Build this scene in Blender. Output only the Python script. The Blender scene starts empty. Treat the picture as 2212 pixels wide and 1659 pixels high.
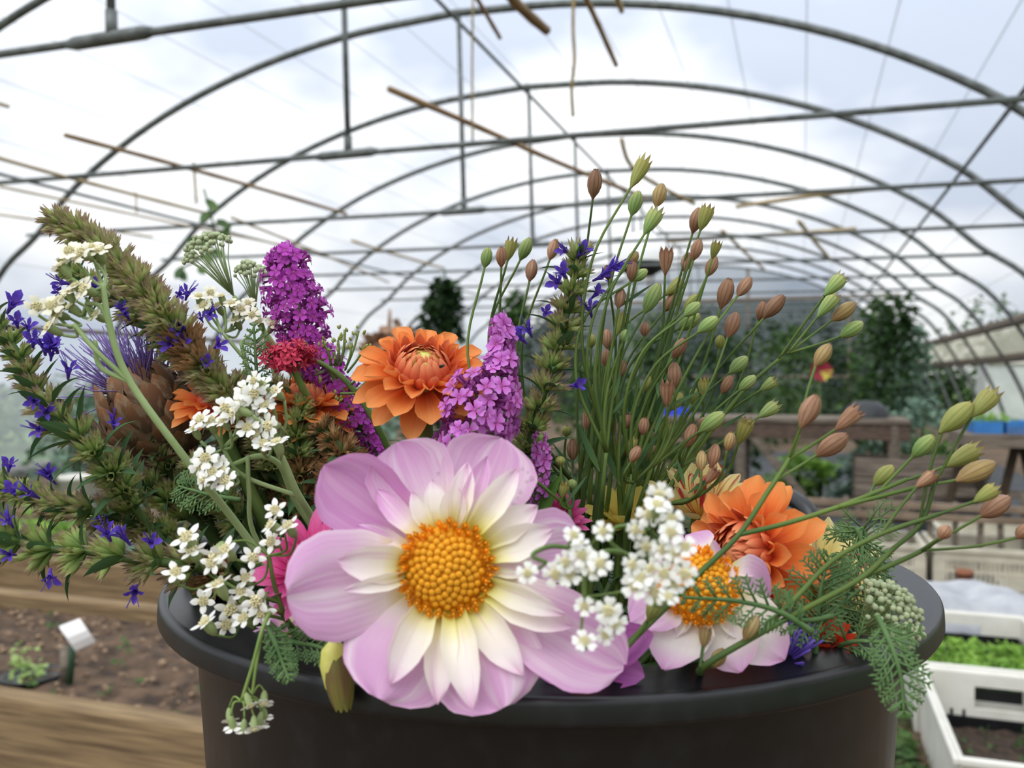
import bpy, math, random
from mathutils import Vector, Matrix
PI = math.pi
scene = bpy.context.scene
col = scene.collection

# ---------------------------------------------------------------- camera
CAMZ = 1.0
FPX = 1850.0
PITCH = -0.0078
cam_data = bpy.data.cameras.new('camera')
cam = bpy.data.objects.new('camera', cam_data)
col.objects.link(cam)
cam.location = (0, 0, CAMZ)
cam.rotation_euler = (PI / 2 + PITCH, 0, 0)
cam_data.sensor_width = 36.0
cam_data.lens = 36.0 * FPX / 2212.0
cam_data.clip_start = 0.01
cam_data.clip_end = 300
cam_data.dof.use_dof = True
cam_data.dof.focus_distance = 0.36
cam_data.dof.aperture_fstop = 13.0
scene.camera = cam

# ---------------------------------------------------------------- sky, sun, exposure
scene.view_settings.view_transform = 'Standard'
scene.view_settings.look = 'None'
scene.view_settings.gamma = 1.0
scene.view_settings.use_curve_mapping = False
scene.view_settings.exposure = 0.14
world = bpy.data.worlds.new('overcast_sky')
scene.world = world
world.use_nodes = True
wn, wl = world.node_tree.nodes, world.node_tree.links
wn.clear()
w_tc = wn.new('ShaderNodeTexCoord')
w_map = wn.new('ShaderNodeMapping'); w_map.inputs['Scale'].default_value = (1.0, 1.0, 1.7)
w_map.inputs['Location'].default_value = (0.35, 0.1, 0.2)
w_noise = wn.new('ShaderNodeTexNoise')
w_noise.inputs['Scale'].default_value = 3.1; w_noise.inputs['Detail'].default_value = 4.0
w_noise.inputs['Roughness'].default_value = 0.5
w_ramp = wn.new('ShaderNodeValToRGB')
w_ramp.color_ramp.elements[0].position = 0.40; w_ramp.color_ramp.elements[0].color = (0.50, 0.56, 0.68, 1)
w_ramp.color_ramp.elements[1].position = 0.58; w_ramp.color_ramp.elements[1].color = (1.0, 1.0, 1.0, 1)
w_sep = wn.new('ShaderNodeSeparateXYZ')
w_el = wn.new('ShaderNodeMapRange')
w_el.inputs['From Min'].default_value = 0.0; w_el.inputs['From Max'].default_value = 0.75
w_el.inputs['To Min'].default_value = 0.66; w_el.inputs['To Max'].default_value = 1.42
w_mul = wn.new('ShaderNodeVectorMath'); w_mul.operation = 'SCALE'
w_bg = wn.new('ShaderNodeBackground'); w_bg.inputs['Strength'].default_value = 1.25
w_out = wn.new('ShaderNodeOutputWorld')
wl.new(w_tc.outputs['Generated'], w_map.inputs['Vector'])
wl.new(w_map.outputs['Vector'], w_noise.inputs['Vector'])
wl.new(w_noise.outputs['Fac'], w_ramp.inputs['Fac'])
wl.new(w_tc.outputs['Generated'], w_sep.inputs['Vector'])
wl.new(w_sep.outputs['Z'], w_el.inputs['Value'])
wl.new(w_ramp.outputs['Color'], w_mul.inputs[0])
wl.new(w_el.outputs['Result'], w_mul.inputs['Scale'])
wl.new(w_mul.outputs['Vector'], w_bg.inputs['Color'])
wl.new(w_bg.outputs['Background'], w_out.inputs['Surface'])

sun_data = bpy.data.lights.new('veiled_sun', 'SUN')
sun_data.energy = 1.6; sun_data.angle = math.radians(50); sun_data.color = (1.0, 0.96, 0.9)
sun = bpy.data.objects.new('veiled_sun', sun_data); col.objects.link(sun)
sun.rotation_euler = Vector((-0.35, -0.55, 0.75)).to_track_quat('Z', 'Y').to_euler()

# ---------------------------------------------------------------- placing helpers
TH = math.radians(18.75)                       # the tunnel runs this far to the right of the view
SA, CA = math.sin(TH), math.cos(TH)
def TL(t, s, z):                               # across the tunnel, along the tunnel, height
    return Vector((CA * t + SA * s, CA * s - SA * t, z))
FWD = Vector((0, math.cos(PITCH), math.sin(PITCH)))
UPV = Vector((0, -math.sin(PITCH), math.cos(PITCH)))
RGT = Vector((1, 0, 0))
CPOS = Vector((0, 0, CAMZ))
def P(px, py, d):                              # photograph position -> point at distance d
    return CPOS + d * (FWD + (px - 1106) / FPX * RGT + (829.5 - py) / FPX * UPV)
def rnd(seed): return random.Random(seed)
ZU = Vector((0, 0, 1))

def smooth(pts, n=6):
    pts = [Vector(p) for p in pts]
    if len(pts) < 3: 
        return [pts[0].lerp(pts[-1], i / n) for i in range(n + 1)]
    out = []
    for i in range(len(pts) - 1):
        p0 = pts[i - 1] if i else pts[0] * 2 - pts[1]
        p1, p2 = pts[i], pts[i + 1]
        p3 = pts[i + 2] if i + 2 < len(pts) else pts[-1] * 2 - pts[-2]
        t1 = max(1e-4, (p1 - p0).length ** .5); t2 = t1 + max(1e-4, (p2 - p1).length ** .5); t3 = t2 + max(1e-4, (p3 - p2).length ** .5)
        for k in range(n):
            t = t1 + (t2 - t1) * k / n
            a1 = p0 * ((t1 - t) / t1) + p1 * (t / t1)
            a2 = p1 * ((t2 - t) / (t2 - t1)) + p2 * ((t - t1) / (t2 - t1))
            a3 = p2 * ((t3 - t) / (t3 - t2)) + p3 * ((t - t2) / (t3 - t2))
            b1 = a1 * ((t2 - t) / t2) + a2 * (t / t2)
            b2 = a2 * ((t3 - t) / (t3 - t1)) + a3 * ((t - t1) / (t3 - t1))
            out.append(b1 * ((t2 - t) / (t2 - t1)) + b2 * ((t - t1) / (t2 - t1)))
    out.append(pts[-1])
    return out

def frame(y, n, o=(0, 0, 0)):                  # matrix with local Y along y and local Z towards n
    y = Vector(y).normalized(); n = Vector(n)
    x = y.cross(n)
    if x.length < 1e-6: x = y.cross(Vector((1, 0.3, 0.2)))
    x.normalize(); z = x.cross(y)
    o = Vector(o)
    return Matrix(((x.x, y.x, z.x, o.x), (x.y, y.y, z.y, o.y), (x.z, y.z, z.z, o.z), (0, 0, 0, 1)))
def zframe(z, o=(0, 0, 0), spin=0.0):          # local Z along z
    z = Vector(z).normalized()
    a = Vector((0, 0, 1)) if abs(z.z) < 0.9 else Vector((0, 1, 0))
    x = a.cross(z).normalized(); y = z.cross(x)
    x, y = x * math.cos(spin) + y * math.sin(spin), y * math.cos(spin) - x * math.sin(spin)
    o = Vector(o)
    return Matrix(((x.x, y.x, z.x, o.x), (x.y, y.y, z.y, o.y), (x.z, y.z, z.z, o.z), (0, 0, 0, 1)))
def S(k): return Matrix.Diagonal((k, k, k, 1))
def S3(a, b, c): return Matrix.Diagonal((a, b, c, 1))
def T3(v): return Matrix.Translation(Vector(v))

# ---------------------------------------------------------------- mesh collector
class MB:
    def __init__(s): s.v = []; s.f = []; s.uv = []; s.m = []
    def add(s, v, f, uv=None, m=0, M=None):
        b = len(s.v)
        s.v += [tuple(M @ Vector(p)) for p in v] if M is not None else [tuple(p) for p in v]
        s.uv += uv if uv else [(0.5, 0.5)] * len(v)
        s.f += [tuple(i + b for i in q) for q in f]; s.m += [m] * len(f)
        return s
    def tube(s, pts, r, n=6, m=0, cap=True):
        pts = [Vector(p) for p in pts]; k = len(pts)
        rr = r if isinstance(r, (list, tuple)) else [r] * k
        if len(rr) != k:
            rr = [rr[0] + (rr[-1] - rr[0]) * i / (k - 1) for i in range(k)]
        v, f, uv = [], [], []
        prev = None
        for i, p in enumerate(pts):
            d = (pts[min(i + 1, k - 1)] - pts[max(i - 1, 0)])
            d = d.normalized() if d.length > 1e-9 else Vector((0, 0, 1))
            if prev is None:
                a = Vector((0, 0, 1)) if abs(d.z) < 0.9 else Vector((1, 0, 0))
                x = a.cross(d).normalized()
            else:
                x = (prev - d * prev.dot(d))
                x = x.normalized() if x.length > 1e-9 else Vector((1, 0, 0))
            prev = x; y = d.cross(x)
            for j in range(n):
                a = 2 * PI * j / n
                v.append(p + (x * math.cos(a) + y * math.sin(a)) * rr[i]); uv.append((j / n, i / (k - 1)))
        for i in range(k - 1):
            for j in range(n):
                j2 = (j + 1) % n
                f.append((i * n + j, i * n + j2, (i + 1) * n + j2, (i + 1) * n + j))
        if cap:
            f.append(tuple(range(n - 1, -1, -1))); f.append(tuple(range((k - 1) * n, k * n)))
        return s.add(v, f, uv, m)
    def lathe(s, prof, n=24, m=0, M=None, rib=0.0, closed=False, vmax=1.0):
        v, f, uv = [], [], []
        k = len(prof)
        for i, (r, z) in enumerate(prof):
            for j in range(n):
                a = 2 * PI * j / n
                q = r * (1 + (rib if j % 2 else 0))
                v.append((q * math.cos(a), q * math.sin(a), z)); uv.append((j / n, vmax * i / (k - 1)))
        for i in range(k - 1):
            for j in range(n):
                j2 = (j + 1) % n
                f.append((i * n + j, i * n + j2, (i + 1) * n + j2, (i + 1) * n + j))
        if closed:
            f.append(tuple(range(n - 1, -1, -1))); f.append(tuple(range((k - 1) * n, k * n)))
        return s.add(v, f, uv, m, M)
    def box(s, a, b, m=0, M=None, bev=0.0):
        (x0, y0, z0), (x1, y1, z1) = a, b
        if bev <= 0:
            v = [(x, y, z) for z in (z0, z1) for y in (y0, y1) for x in (x0, x1)]
            f = [(0, 2, 3, 1), (4, 5, 7, 6), (0, 1, 5, 4), (2, 6, 7, 3), (0, 4, 6, 2), (1, 3, 7, 5)]
            return s.add(v, f, [(p[0], p[1] + p[2]) for p in v], m, M)
        e = bev; v = []; f = []
        for z, i in ((z0, e), (z0 + e, 0), (z1 - e, 0), (z1, e)):
            X0, X1, Y0, Y1 = x0 + i, x1 - i, y0 + i, y1 - i
            v += [(X0 + e, Y0, z), (X1 - e, Y0, z), (X1, Y0 + e, z), (X1, Y1 - e, z), (X1 - e, Y1, z), (X0 + e, Y1, z), (X0, Y1 - e, z), (X0, Y0 + e, z)]
        for i in range(3):
            for j in range(8):
                f.append((i * 8 + j, i * 8 + (j + 1) % 8, i * 8 + 8 + (j + 1) % 8, i * 8 + 8 + j))
        f.append((7, 6, 5, 4, 3, 2, 1, 0)); f.append(tuple(range(24, 32)))
        return s.add(v, f, [(p[0], p[1] + p[2]) for p in v], m, M)
    def mesh(s, name, mats, sm=True):
        me = bpy.data.meshes.new(name)
        me.from_pydata(s.v, [], s.f)
        ul = me.uv_layers.new(name='UVMap')
        li = [0] * len(me.loops); me.loops.foreach_get('vertex_index', li)
        flat = []
        for i in li: flat += s.uv[i]
        ul.data.foreach_set('uv', flat)
        for k in (mats if isinstance(mats, (list, tuple)) else [mats]): me.materials.append(k)
        me.polygons.foreach_set('material_index', s.m)
        me.polygons.foreach_set('use_smooth', [sm] * len(s.f))
        me.update()
        return me

# ---------------------------------------------------------------- petals and leaves
PROF = {
 'round':  [(0, .28), (.15, .46), (.35, .75), (.6, .98), (.78, 1.), (.9, .8), (.97, .46), (1, .12)],
 'blunt':  [(0, .34), (.2, .62), (.45, .92), (.7, 1.), (.86, .86), (.95, .6), (1, .22)],
 'point':  [(0, .34), (.25, .72), (.5, 1.), (.72, .86), (.88, .5), (1, .02)],
 'lance':  [(0, .18), (.2, .8), (.4, 1.), (.7, .68), (.9, .25), (1, .01)],
 'oval':   [(0, .2), (.2, .75), (.45, 1.), (.7, .9), (.88, .58), (1, .06)],
 'notch':  [(0, .3), (.25, .6), (.5, .9), (.72, 1.), (.9, .95), (1, .62)],
}
def prof_at(p, v):
    for i in range(len(p) - 1):
        (a, x), (b, y) = p[i], p[i + 1]
        if v <= b:
            t = (v - a) / (b - a); return x + (y - x) * (t * t * (3 - 2 * t) * .5 + t * .5)
    return p[-1][1]
def petal(L, W, shape='round', a0=0.0, a1=0.0, roll0=0.0, roll1=0.0, ruffle=0.0, nu=6, nv=9, ph=0.0, twist=0.0, M=None, side=0.0):
    """strip along +Y, upper face +Z; a0/a1 start bend and total bend, roll0/roll1 half-angle of the gutter at base and tip"""
    pr = PROF[shape]
    v, f, uv = [], [], []
    y = z = 0.0; pa = a0
    for j in range(nv + 1):
        t = j / nv
        a = a0 + a1 * t
        if j:
            y += math.cos((a + pa) / 2) * L / nv; z += math.sin((a + pa) / 2) * L / nv
        pa = a
        w = prof_at(pr, t) * W / 2
        ro = roll0 + (roll1 - roll0) * t
        tw = twist * t
        for i in range(nu + 1):
            u = i / nu * 2 - 1
            if abs(ro) > 1e-3: xx = w * math.sin(u * ro) / ro; nn = w * (1 - math.cos(u * ro)) / ro
            else: xx = w * u; nn = 0
            nn += ruffle * W * t * math.sin(u * 4.5 + ph + t * 3)
            if shape == 'notch' and j == nv: yy = y - 0.1 * L * (1 - abs(u)) 
            else: yy = y
            if tw: xx, nn = xx * math.cos(tw) - nn * math.sin(tw), xx * math.sin(tw) + nn * math.cos(tw)
            v.append((xx + side * t * t * L, yy - math.sin(a) * nn, z + math.cos(a) * nn)); uv.append((i / nu, t))
    for j in range(nv):
        for i in range(nu):
            k = j * (nu + 1) + i
            f.append((k, k + 1, k + nu + 2, k + nu + 1))
    end = (0.0, y, z)
    if M is not None: v = [M @ Vector(p) for p in v]
    return v, f, uv, end
def petal_between(mb, B, T, N, W, shape='round', m=0, **kw):
    B, T = Vector(B), Vector(T)
    v, f, uv, e = petal(1.0, 1.0, shape, **kw)
    ch = math.hypot(e[1], e[2]); ang = math.atan2(e[2], e[1])
    L = (T - B).length / ch
    F = frame(T - B, N, B) @ Matrix.Rotation(-ang, 4, 'X') @ S3(W, L, (W + L) / 2 if abs(kw.get('a1', 0)) < .01 else L)
    mb.add(v, f, uv, m, F)
    return mb

# ---------------------------------------------------------------- objects
def tag(o, label=None, cat=None, group=None, kind=None):
    if label: o['label'] = label
    if cat: o['category'] = cat
    if group: o['group'] = group
    if kind: o['kind'] = kind
    return o
WM = {}
def one(name, me, label, cat, group=None, M=None, kind=None):
    o = bpy.data.objects.new(name, me); col.objects.link(o)
    M = M or Matrix.Identity(4)
    o.matrix_basis = M; WM[o.name] = M.copy()
    return tag(o, label, cat, group, kind)
def struct(name, me, label=None, M=None):
    return one(name, me, label, None, None, M, 'structure')
class Thing:
    def __init__(s, name, label, cat, base=(0, 0, 0), group=None, kind=None):
        s.o = bpy.data.objects.new(name, None); col.objects.link(s.o)
        s.o.empty_display_size = 0.02
        s.o.matrix_basis = T3(base); WM[s.o.name] = T3(base)
        tag(s.o, label, cat, group, kind)
    def add(s, name, me, M=None, parent=None, label=None, kind=None):
        o = bpy.data.objects.new(name, me); col.objects.link(o)
        p = parent or s.o
        M = M or Matrix.Identity(4)
        o.parent = p
        o.matrix_basis = WM[p.name].inverted() @ M
        WM[o.name] = M.copy()
        if label: o['label'] = label
        if kind: o['kind'] = kind
        return o
def part_of(o, name, me, M=None, kind=None):
    c = bpy.data.objects.new(name, me); col.objects.link(c)
    c.parent = o; M = M or Matrix.Identity(4)
    c.matrix_basis = WM[o.name].inverted() @ M; WM[c.name] = M.copy()
    if kind: c['kind'] = kind
    return c

# ---------------------------------------------------------------- materials
def lin(h):
    h = h.lstrip('#'); c = [int(h[i:i + 2], 16) / 255 for i in (0, 2, 4)]
    return tuple([(x / 12.92 if x <= 0.04045 else ((x + 0.055) / 1.055) ** 2.4) for x in c] + [1.0])
def _new(name):
    m = bpy.data.materials.new(name); m.use_nodes = True
    nt = m.node_tree; nt.nodes.clear()
    return m, nt.nodes, nt.links
def ramp(nodes, stops):
    r = nodes.new('ShaderNodeValToRGB'); e = r.color_ramp.elements
    while len(e) < len(stops): e.new(0.5)
    for k, (p, c) in zip(e, stops): k.position = p; k.color = lin(c) if isinstance(c, str) else c
    return r
def simple(name, c, rough=0.6, c2=None, scale=30.0, metal=0.0, bump=0.0, stretch=(1, 1, 1), trans=0.0, objvar=0.0, spec=0.4, detail=4.0, lo=0.35, hi=0.65, uvspace=False, rotz=0.0):
    m, n, l = _new(name)
    out = n.new('ShaderNodeOutputMaterial'); b = n.new('ShaderNodeBsdfPrincipled')
    b.inputs['Roughness'].default_value = rough; b.inputs['Metallic'].default_value = metal
    b.inputs['Specular IOR Level'].default_value = spec
    tc = n.new('ShaderNodeTexCoord'); mp = n.new('ShaderNodeMapping'); mp.vector_type = 'TEXTURE'; mp.inputs['Scale'].default_value = tuple(1 / q for q in stretch); mp.inputs['Rotation'].default_value = (0, 0, rotz)
    no = n.new('ShaderNodeTexNoise'); no.inputs['Scale'].default_value = scale; no.inputs['Detail'].default_value = detail
    l.new(tc.outputs['UV' if uvspace else 'Object'], mp.inputs['Vector']); l.new(mp.outputs['Vector'], no.inputs['Vector'])
    r = ramp(n, [(lo, c), (hi, c2 or c)])
    l.new(no.outputs['Fac'], r.inputs['Fac'])
    cs = r.outputs['Color']
    if objvar:
        oi = n.new('ShaderNodeObjectInfo'); hs = n.new('ShaderNodeHueSaturation')
        mr = n.new('ShaderNodeMapRange'); mr.inputs['To Min'].default_value = 1 - objvar; mr.inputs['To Max'].default_value = 1 + objvar
        l.new(oi.outputs['Random'], mr.inputs['Value']); l.new(mr.outputs['Result'], hs.inputs['Value']); l.new(cs, hs.inputs['Color'])
        cs = hs.outputs['Color']
    l.new(cs, b.inputs['Base Color'])
    if bump:
        bp = n.new('ShaderNodeBump'); bp.inputs['Strength'].default_value = bump; bp.inputs['Distance'].default_value = 0.01
        l.new(no.outputs['Fac'], bp.inputs['Height']); l.new(bp.outputs['Normal'], b.inputs['Normal'])
    if trans:
        tr = n.new('ShaderNodeBsdfTranslucent'); mx = n.new('ShaderNodeMixShader'); mx.inputs[0].default_value = trans
        l.new(cs, tr.inputs['Color']); l.new(b.outputs[0], mx.inputs[1]); l.new(tr.outputs[0], mx.inputs[2]); l.new(mx.outputs[0], out.inputs[0])
    else: l.new(b.outputs[0], out.inputs[0])
    return m
def petal_mat(name, stops, streak=None, sk=0.5, rough=0.55, trans=0.3, objvar=0.06, us=14.0, vs=0.9, slo=0.45, shi=0.7, spec=0.25, ribs=None):
    m, n, l = _new(name)
    out = n.new('ShaderNodeOutputMaterial'); b = n.new('ShaderNodeBsdfPrincipled')
    b.inputs['Roughness'].default_value = rough; b.inputs['Specular IOR Level'].default_value = spec
    tc = n.new('ShaderNodeTexCoord'); sp = n.new('ShaderNodeSeparateXYZ'); l.new(tc.outputs['UV'], sp.inputs[0])
    r = ramp(n, stops); l.new(sp.outputs['Y'], r.inputs['Fac'])
    cs = r.outputs['Color']
    oi = n.new('ShaderNodeObjectInfo')
    if streak:
        mp = n.new('ShaderNodeMapping'); mp.inputs['Scale'].default_value = (us, vs, 1)
        cb = n.new('ShaderNodeCombineXYZ'); l.new(oi.outputs['Random'], cb.inputs['Z'])
        va = n.new('ShaderNodeVectorMath'); va.operation = 'MULTIPLY_ADD'
        va.inputs[1].default_value = (1, 1, 9); l.new(cb.outputs[0], va.inputs[0])
        l.new(tc.outputs['UV'], mp.inputs['Vector']); l.new(mp.outputs[0], va.inputs[2])
        no = n.new('ShaderNodeTexNoise'); no.inputs['Scale'].default_value = 1.0; no.inputs['Detail'].default_value = 3
        l.new(va.outputs[0], no.inputs['Vector'])
        mr = n.new('ShaderNodeMapRange'); mr.inputs['From Min'].default_value = slo; mr.inputs['From Max'].default_value = shi; mr.inputs['To Max'].default_value = sk
        l.new(no.outputs['Fac'], mr.inputs['Value'])
        mx = n.new('ShaderNodeMix'); mx.data_type = 'RGBA'; mx.inputs[7].default_value = lin(streak)
        l.new(mr.outputs[0], mx.inputs[0]); l.new(cs, mx.inputs[6]); cs = mx.outputs[2]
    if ribs:
        mu = n.new('ShaderNodeMath'); mu.operation = 'MULTIPLY'; mu.inputs[1].default_value = 2 * PI * 10; l.new(sp.outputs['X'], mu.inputs[0])
        si = n.new('ShaderNodeMath'); si.operation = 'SINE'; l.new(mu.outputs[0], si.inputs[0])
        rr = n.new('ShaderNodeMapRange'); rr.inputs['From Min'].default_value = .2; rr.inputs['From Max'].default_value = .9; rr.inputs['To Max'].default_value = .5; l.new(si.outputs[0], rr.inputs['Value'])
        rx = n.new('ShaderNodeMix'); rx.data_type = 'RGBA'; rx.inputs[7].default_value = lin(ribs); l.new(rr.outputs[0], rx.inputs[0]); l.new(cs, rx.inputs[6]); cs = rx.outputs[2]
    hs = n.new('ShaderNodeHueSaturation'); m2 = n.new('ShaderNodeMapRange')
    m2.inputs['To Min'].default_value = 1 - objvar; m2.inputs['To Max'].default_value = 1 + objvar
    l.new(oi.outputs['Random'], m2.inputs['Value']); l.new(m2.outputs[0], hs.inputs['Value']); l.new(cs, hs.inputs['Color']); cs = hs.outputs[0]
    l.new(cs, b.inputs['Base Color'])
    wv = n.new('ShaderNodeTexWave'); wv.wave_type = 'BANDS'; wv.bands_direction = 'X'; wv.inputs['Scale'].default_value = 5; wv.inputs['Distortion'].default_value = 1.5
    bp = n.new('ShaderNodeBump'); bp.inputs['Strength'].default_value = 0.05; bp.inputs['Distance'].default_value = 0.002
    l.new(tc.outputs['UV'], wv.inputs['Vector']); l.new(wv.outputs['Fac'], bp.inputs['Height']); l.new(bp.outputs[0], b.inputs['Normal'])
    tr = n.new('ShaderNodeBsdfTranslucent'); mm = n.new('ShaderNodeMixShader'); mm.inputs[0].default_value = trans
    l.new(cs, tr.inputs['Color']); l.new(b.outputs[0], mm.inputs[1]); l.new(tr.outputs[0], mm.inputs[2]); l.new(mm.outputs[0], out.inputs[0])
    return m

# ================================================================ materials of the place
M_steel = simple('galvanised_steel', '#585c5b', 0.55, '#737877', 18, metal=0.35, spec=0.4)
M_wood = simple('weathered_timber', '#5c4934', 0.85, '#9c8460', 7, bump=0.2, stretch=(.7, 16, 16), detail=12, rotz=-TH, lo=.3, hi=.72)
M_woodgrey = simple('grey_timber', '#5d534a', 0.9, '#857a6d', 6, bump=0.3, stretch=(1, 10, 10), detail=6, rotz=-TH)
M_bamboo = simple('bamboo', '#7d5f42', 0.6, '#9a7c55', 6, objvar=0.15)
M_cane = simple('pale_cane', '#a08a62', 0.65, '#b7a47e', 6, objvar=0.15)
M_twine = simple('twine', '#a89468', 0.9, '#8c7850', 40)
M_soil = simple('bed_soil', '#3a2f27', 0.95, '#6b5644', 14, bump=0.9, detail=10)
M_path = simple('earth_floor', '#4c3e31', 0.95, '#77634e', 5, bump=0.5, detail=9)
M_grass = simple('grass', '#46602c', 0.95, '#6a8440', 3, bump=0.3, detail=8)
M_whiteplastic = simple('white_plastic', '#dedcd2', 0.45, '#eae8e0', 12, trans=0.12)
M_creamplastic = simple('cream_plastic', '#b9b4a2', 0.5, '#cfcab8', 12)
M_blackplastic = simple('black_plastic', '#0d0f13', 0.36, '#1f2226', 90, spec=0.6, lo=.5, hi=.8, detail=8)
M_greyplastic = simple('dark_grey_plastic', '#25282c', 0.5, '#34383c', 20)
M_compost = simple('compost', '#2b231d', 0.95, '#4b3d32', 60, bump=0.8, detail=8)
M_fleece = simple('horticultural_fleece', '#b6bac2', 0.8, '#d5d8dd', 10, trans=0.3)
M_blue = simple('blue_plastic', '#2f6fb4', 0.45, '#3d80c4', 8)
M_bluevivid = simple('cobalt_plastic', '#2a3fc8', 0.5, '#3550d8', 8)
M_terra = simple('terracotta', '#8a5a44', 0.85, '#9c6a52', 12)
M_tag = simple('white_label', '#f4f4f6', 0.5, '#ffffff', 5)
M_leaf = simple('leaf_green', '#33522a', 0.6, '#5a7a3a', 7, trans=0.3)
M_leaf_dark = simple('leaf_dark', '#22381f', 0.6, '#3d5a30', 5, trans=0.25)
M_leaf_light = simple('leaf_light', '#6f9a3a', 0.6, '#9cc456', 9, trans=0.35)
M_leaf_blue = simple('leaf_glaucous', '#5c7a66', 0.6, '#86a08c', 7, trans=0.25)
M_red = simple('dahlia_red_far', '#8e2238', 0.6, '#b23a4a', 8, trans=0.2)
M_yellow = simple('dahlia_yellow_far', '#c8b03a', 0.6, '#d8c85a', 8, trans=0.2)
M_dry = simple('dried_stalk', '#94745a', 0.9, '#b0907a', 10)
M_dark = simple('dark_housing', '#1b1c1e', 0.6, '#2c2e30', 10)

def film_material(name, tint, fac, dirt):
    m, n, l = _new(name)
    out = n.new('ShaderNodeOutputMaterial'); tr = n.new('ShaderNodeBsdfTransparent'); tl = n.new('ShaderNodeBsdfTranslucent')
    tr.inputs['Color'].default_value = lin(tint); tl.inputs['Color'].default_value = lin(dirt)
    mx = n.new('ShaderNodeMixShader'); tc = n.new('ShaderNodeTexCoord'); no = n.new('ShaderNodeTexNoise')
    no.inputs['Scale'].default_value = 1.3; no.inputs['Detail'].default_value = 5
    mr = n.new('ShaderNodeMapRange'); mr.inputs['To Min'].default_value = fac * 0.6; mr.inputs['To Max'].default_value = fac * 1.4
    l.new(tc.outputs['Object'], no.inputs['Vector']); l.new(no.outputs['Fac'], mr.inputs['Value']); l.new(mr.outputs[0], mx.inputs[0])
    l.new(tr.outputs[0], mx.inputs[1]); l.new(tl.outputs[0], mx.inputs[2]); l.new(mx.outputs[0], out.inputs[0])
    return m
M_film = film_material('tunnel_film', '#f8fafb', 0.12, '#e8eaee')
M_filmdirty = film_material('grubby_side_film', '#cfcdbf', 0.45, '#d5d0bd')
M_net = film_material('grey_shade_net', '#8f9896', 0.5, '#4d5654')
M_sheet = simple('white_sheet', '#c9cfcf', 0.7, '#dfe3e2', 4, trans=0.3)

# ================================================================ the polytunnel
RT = -2.26                                     # ridge, across the tunnel from the camera
ARCH = [(0, 0), (.9, .058), (1.78, .235), (2.6, .53), (3.35, .96), (3.77, 1.34), (4.1, 1.58), (4.45, 2.05), (4.74, 2.6), (4.9, 3.05), (5.0, 3.5)]
RIDGE = 3.5
_half = smooth([Vector((u, d, 0)) for u, d in ARCH], 5)
def drop(u):
    u = abs(u)
    for a, b in zip(_half[:-1], _half[1:]):
        if u <= b.x: return a.y + (b.y - a.y) * (u - a.x) / max(1e-6, b.x - a.x)
    return 3.5
def AR(u, s, dz=0.0): return TL(RT + u, s, RIDGE - drop(u) + dz)
HS = [5.46 + 1.58 * (k - 1) for k in range(-3, 11)]
arch_pts = [(-p.x, p.y) for p in reversed(_half)] + [(p.x, p.y) for p in _half[1:]]

fl = MB()
fv = [TL(t, s, 0) for s in (-5, 21) for t in (RT - 5.0, RT + 5.0)]
fl.add(fv, [(0, 1, 3, 2)])
struct('floor', fl.mesh('floor', M_path), 'bare brown trodden earth floor of the polytunnel')
gr = MB(); gr.add([(-60, -40, -.03), (60, -40, -.03), (60, 90, -.03), (-60, 90, -.03)], [(0, 1, 2, 3)])
struct('ground', gr.mesh('ground', M_grass), 'green grass outside the polytunnel')

fm = MB(); nv_, nf_ = [], []
us = [-4.5 + 9.12 * i / 64 for i in range(65)]; ss = [-5 + 25.0 * j / 40 for j in range(41)]
for s_ in ss:
    for u_ in us: nv_.append(AR(u_, s_, 0.035))
for j in range(40):
    for i in range(64): nf_.append((j * 65 + i, j * 65 + i + 1, (j + 1) * 65 + i + 1, (j + 1) * 65 + i))
fm.add(nv_, nf_)
ceil = struct('ceiling', fm.mesh('ceiling', M_film), 'clear plastic film stretched over the polytunnel hoops')
M_wire = simple('film_wire', '#c4c8ca', 0.6, '#d2d5d6', 5)
wire0 = None
for i in range(19):
    u_ = -4.1 + i * 8.2 / 18
    wb = MB(); wb.tube([AR(u_, -3, .05), AR(u_, 8, .05), AR(u_, 20, .05)], .003, 4)
    part_of(ceil, 'cover_wire', wb.mesh('cover_wire', M_wire))

for k, s_ in enumerate(HS):
    t_ = Thing('steel_hoop', {0: 'galvanised steel hoop behind the wooden stool', 1: 'galvanised steel hoop just in front of the black bucket', 2: 'galvanised steel hoop over the bare soil raised bed', 3: 'galvanised steel hoop over the planted bed carrying long bamboo canes', 4: 'galvanised steel hoop with a tan cane tied along its tie bar', 5: 'galvanised steel hoop over the long wooden potting bench', len(HS) - 1: 'last galvanised steel hoop against the far grey netting'}.get(k, 'plain galvanised steel hoop between the potting bench and far netting'), 'hoop', TL(RT, s_, 0), 'steel hoops of the polytunnel')
    b = MB(); b.tube([TL(RT + u, s_, RIDGE - d) for u, d in arch_pts], .026, 8); t_.add('arch', b.mesh('arch', M_steel))
    tz = lambda u: 2.14 - .011 * u
    b = MB(); b.tube([TL(RT - 3.86, s_, tz(-3.86)), TL(RT, s_, tz(0)), TL(RT + 3.9, s_, tz(3.9))], .0145, 8); t_.add('tie_bar', b.mesh('tie_bar', M_steel))
    b = MB(); b.tube([TL(RT + .02, s_, RIDGE), TL(RT + .06, s_, tz(0))], .0155, 8); t_.add('king_post', b.mesh('king_post', M_steel))
    b = MB(); b.tube([TL(RT - .13, s_, tz(0)), TL(RT - .09, s_, tz(0)), TL(RT + .19, s_, tz(0)), TL(RT + .23, s_, tz(0))], [.015, .024, .024, .015], 8)
    b.tube([TL(RT + .06, s_, tz(0)), TL(RT + .058, s_, tz(0) + .09)], .021, 8); t_.add('tee_bracket', b.mesh('tee_bracket', M_steel))
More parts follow.
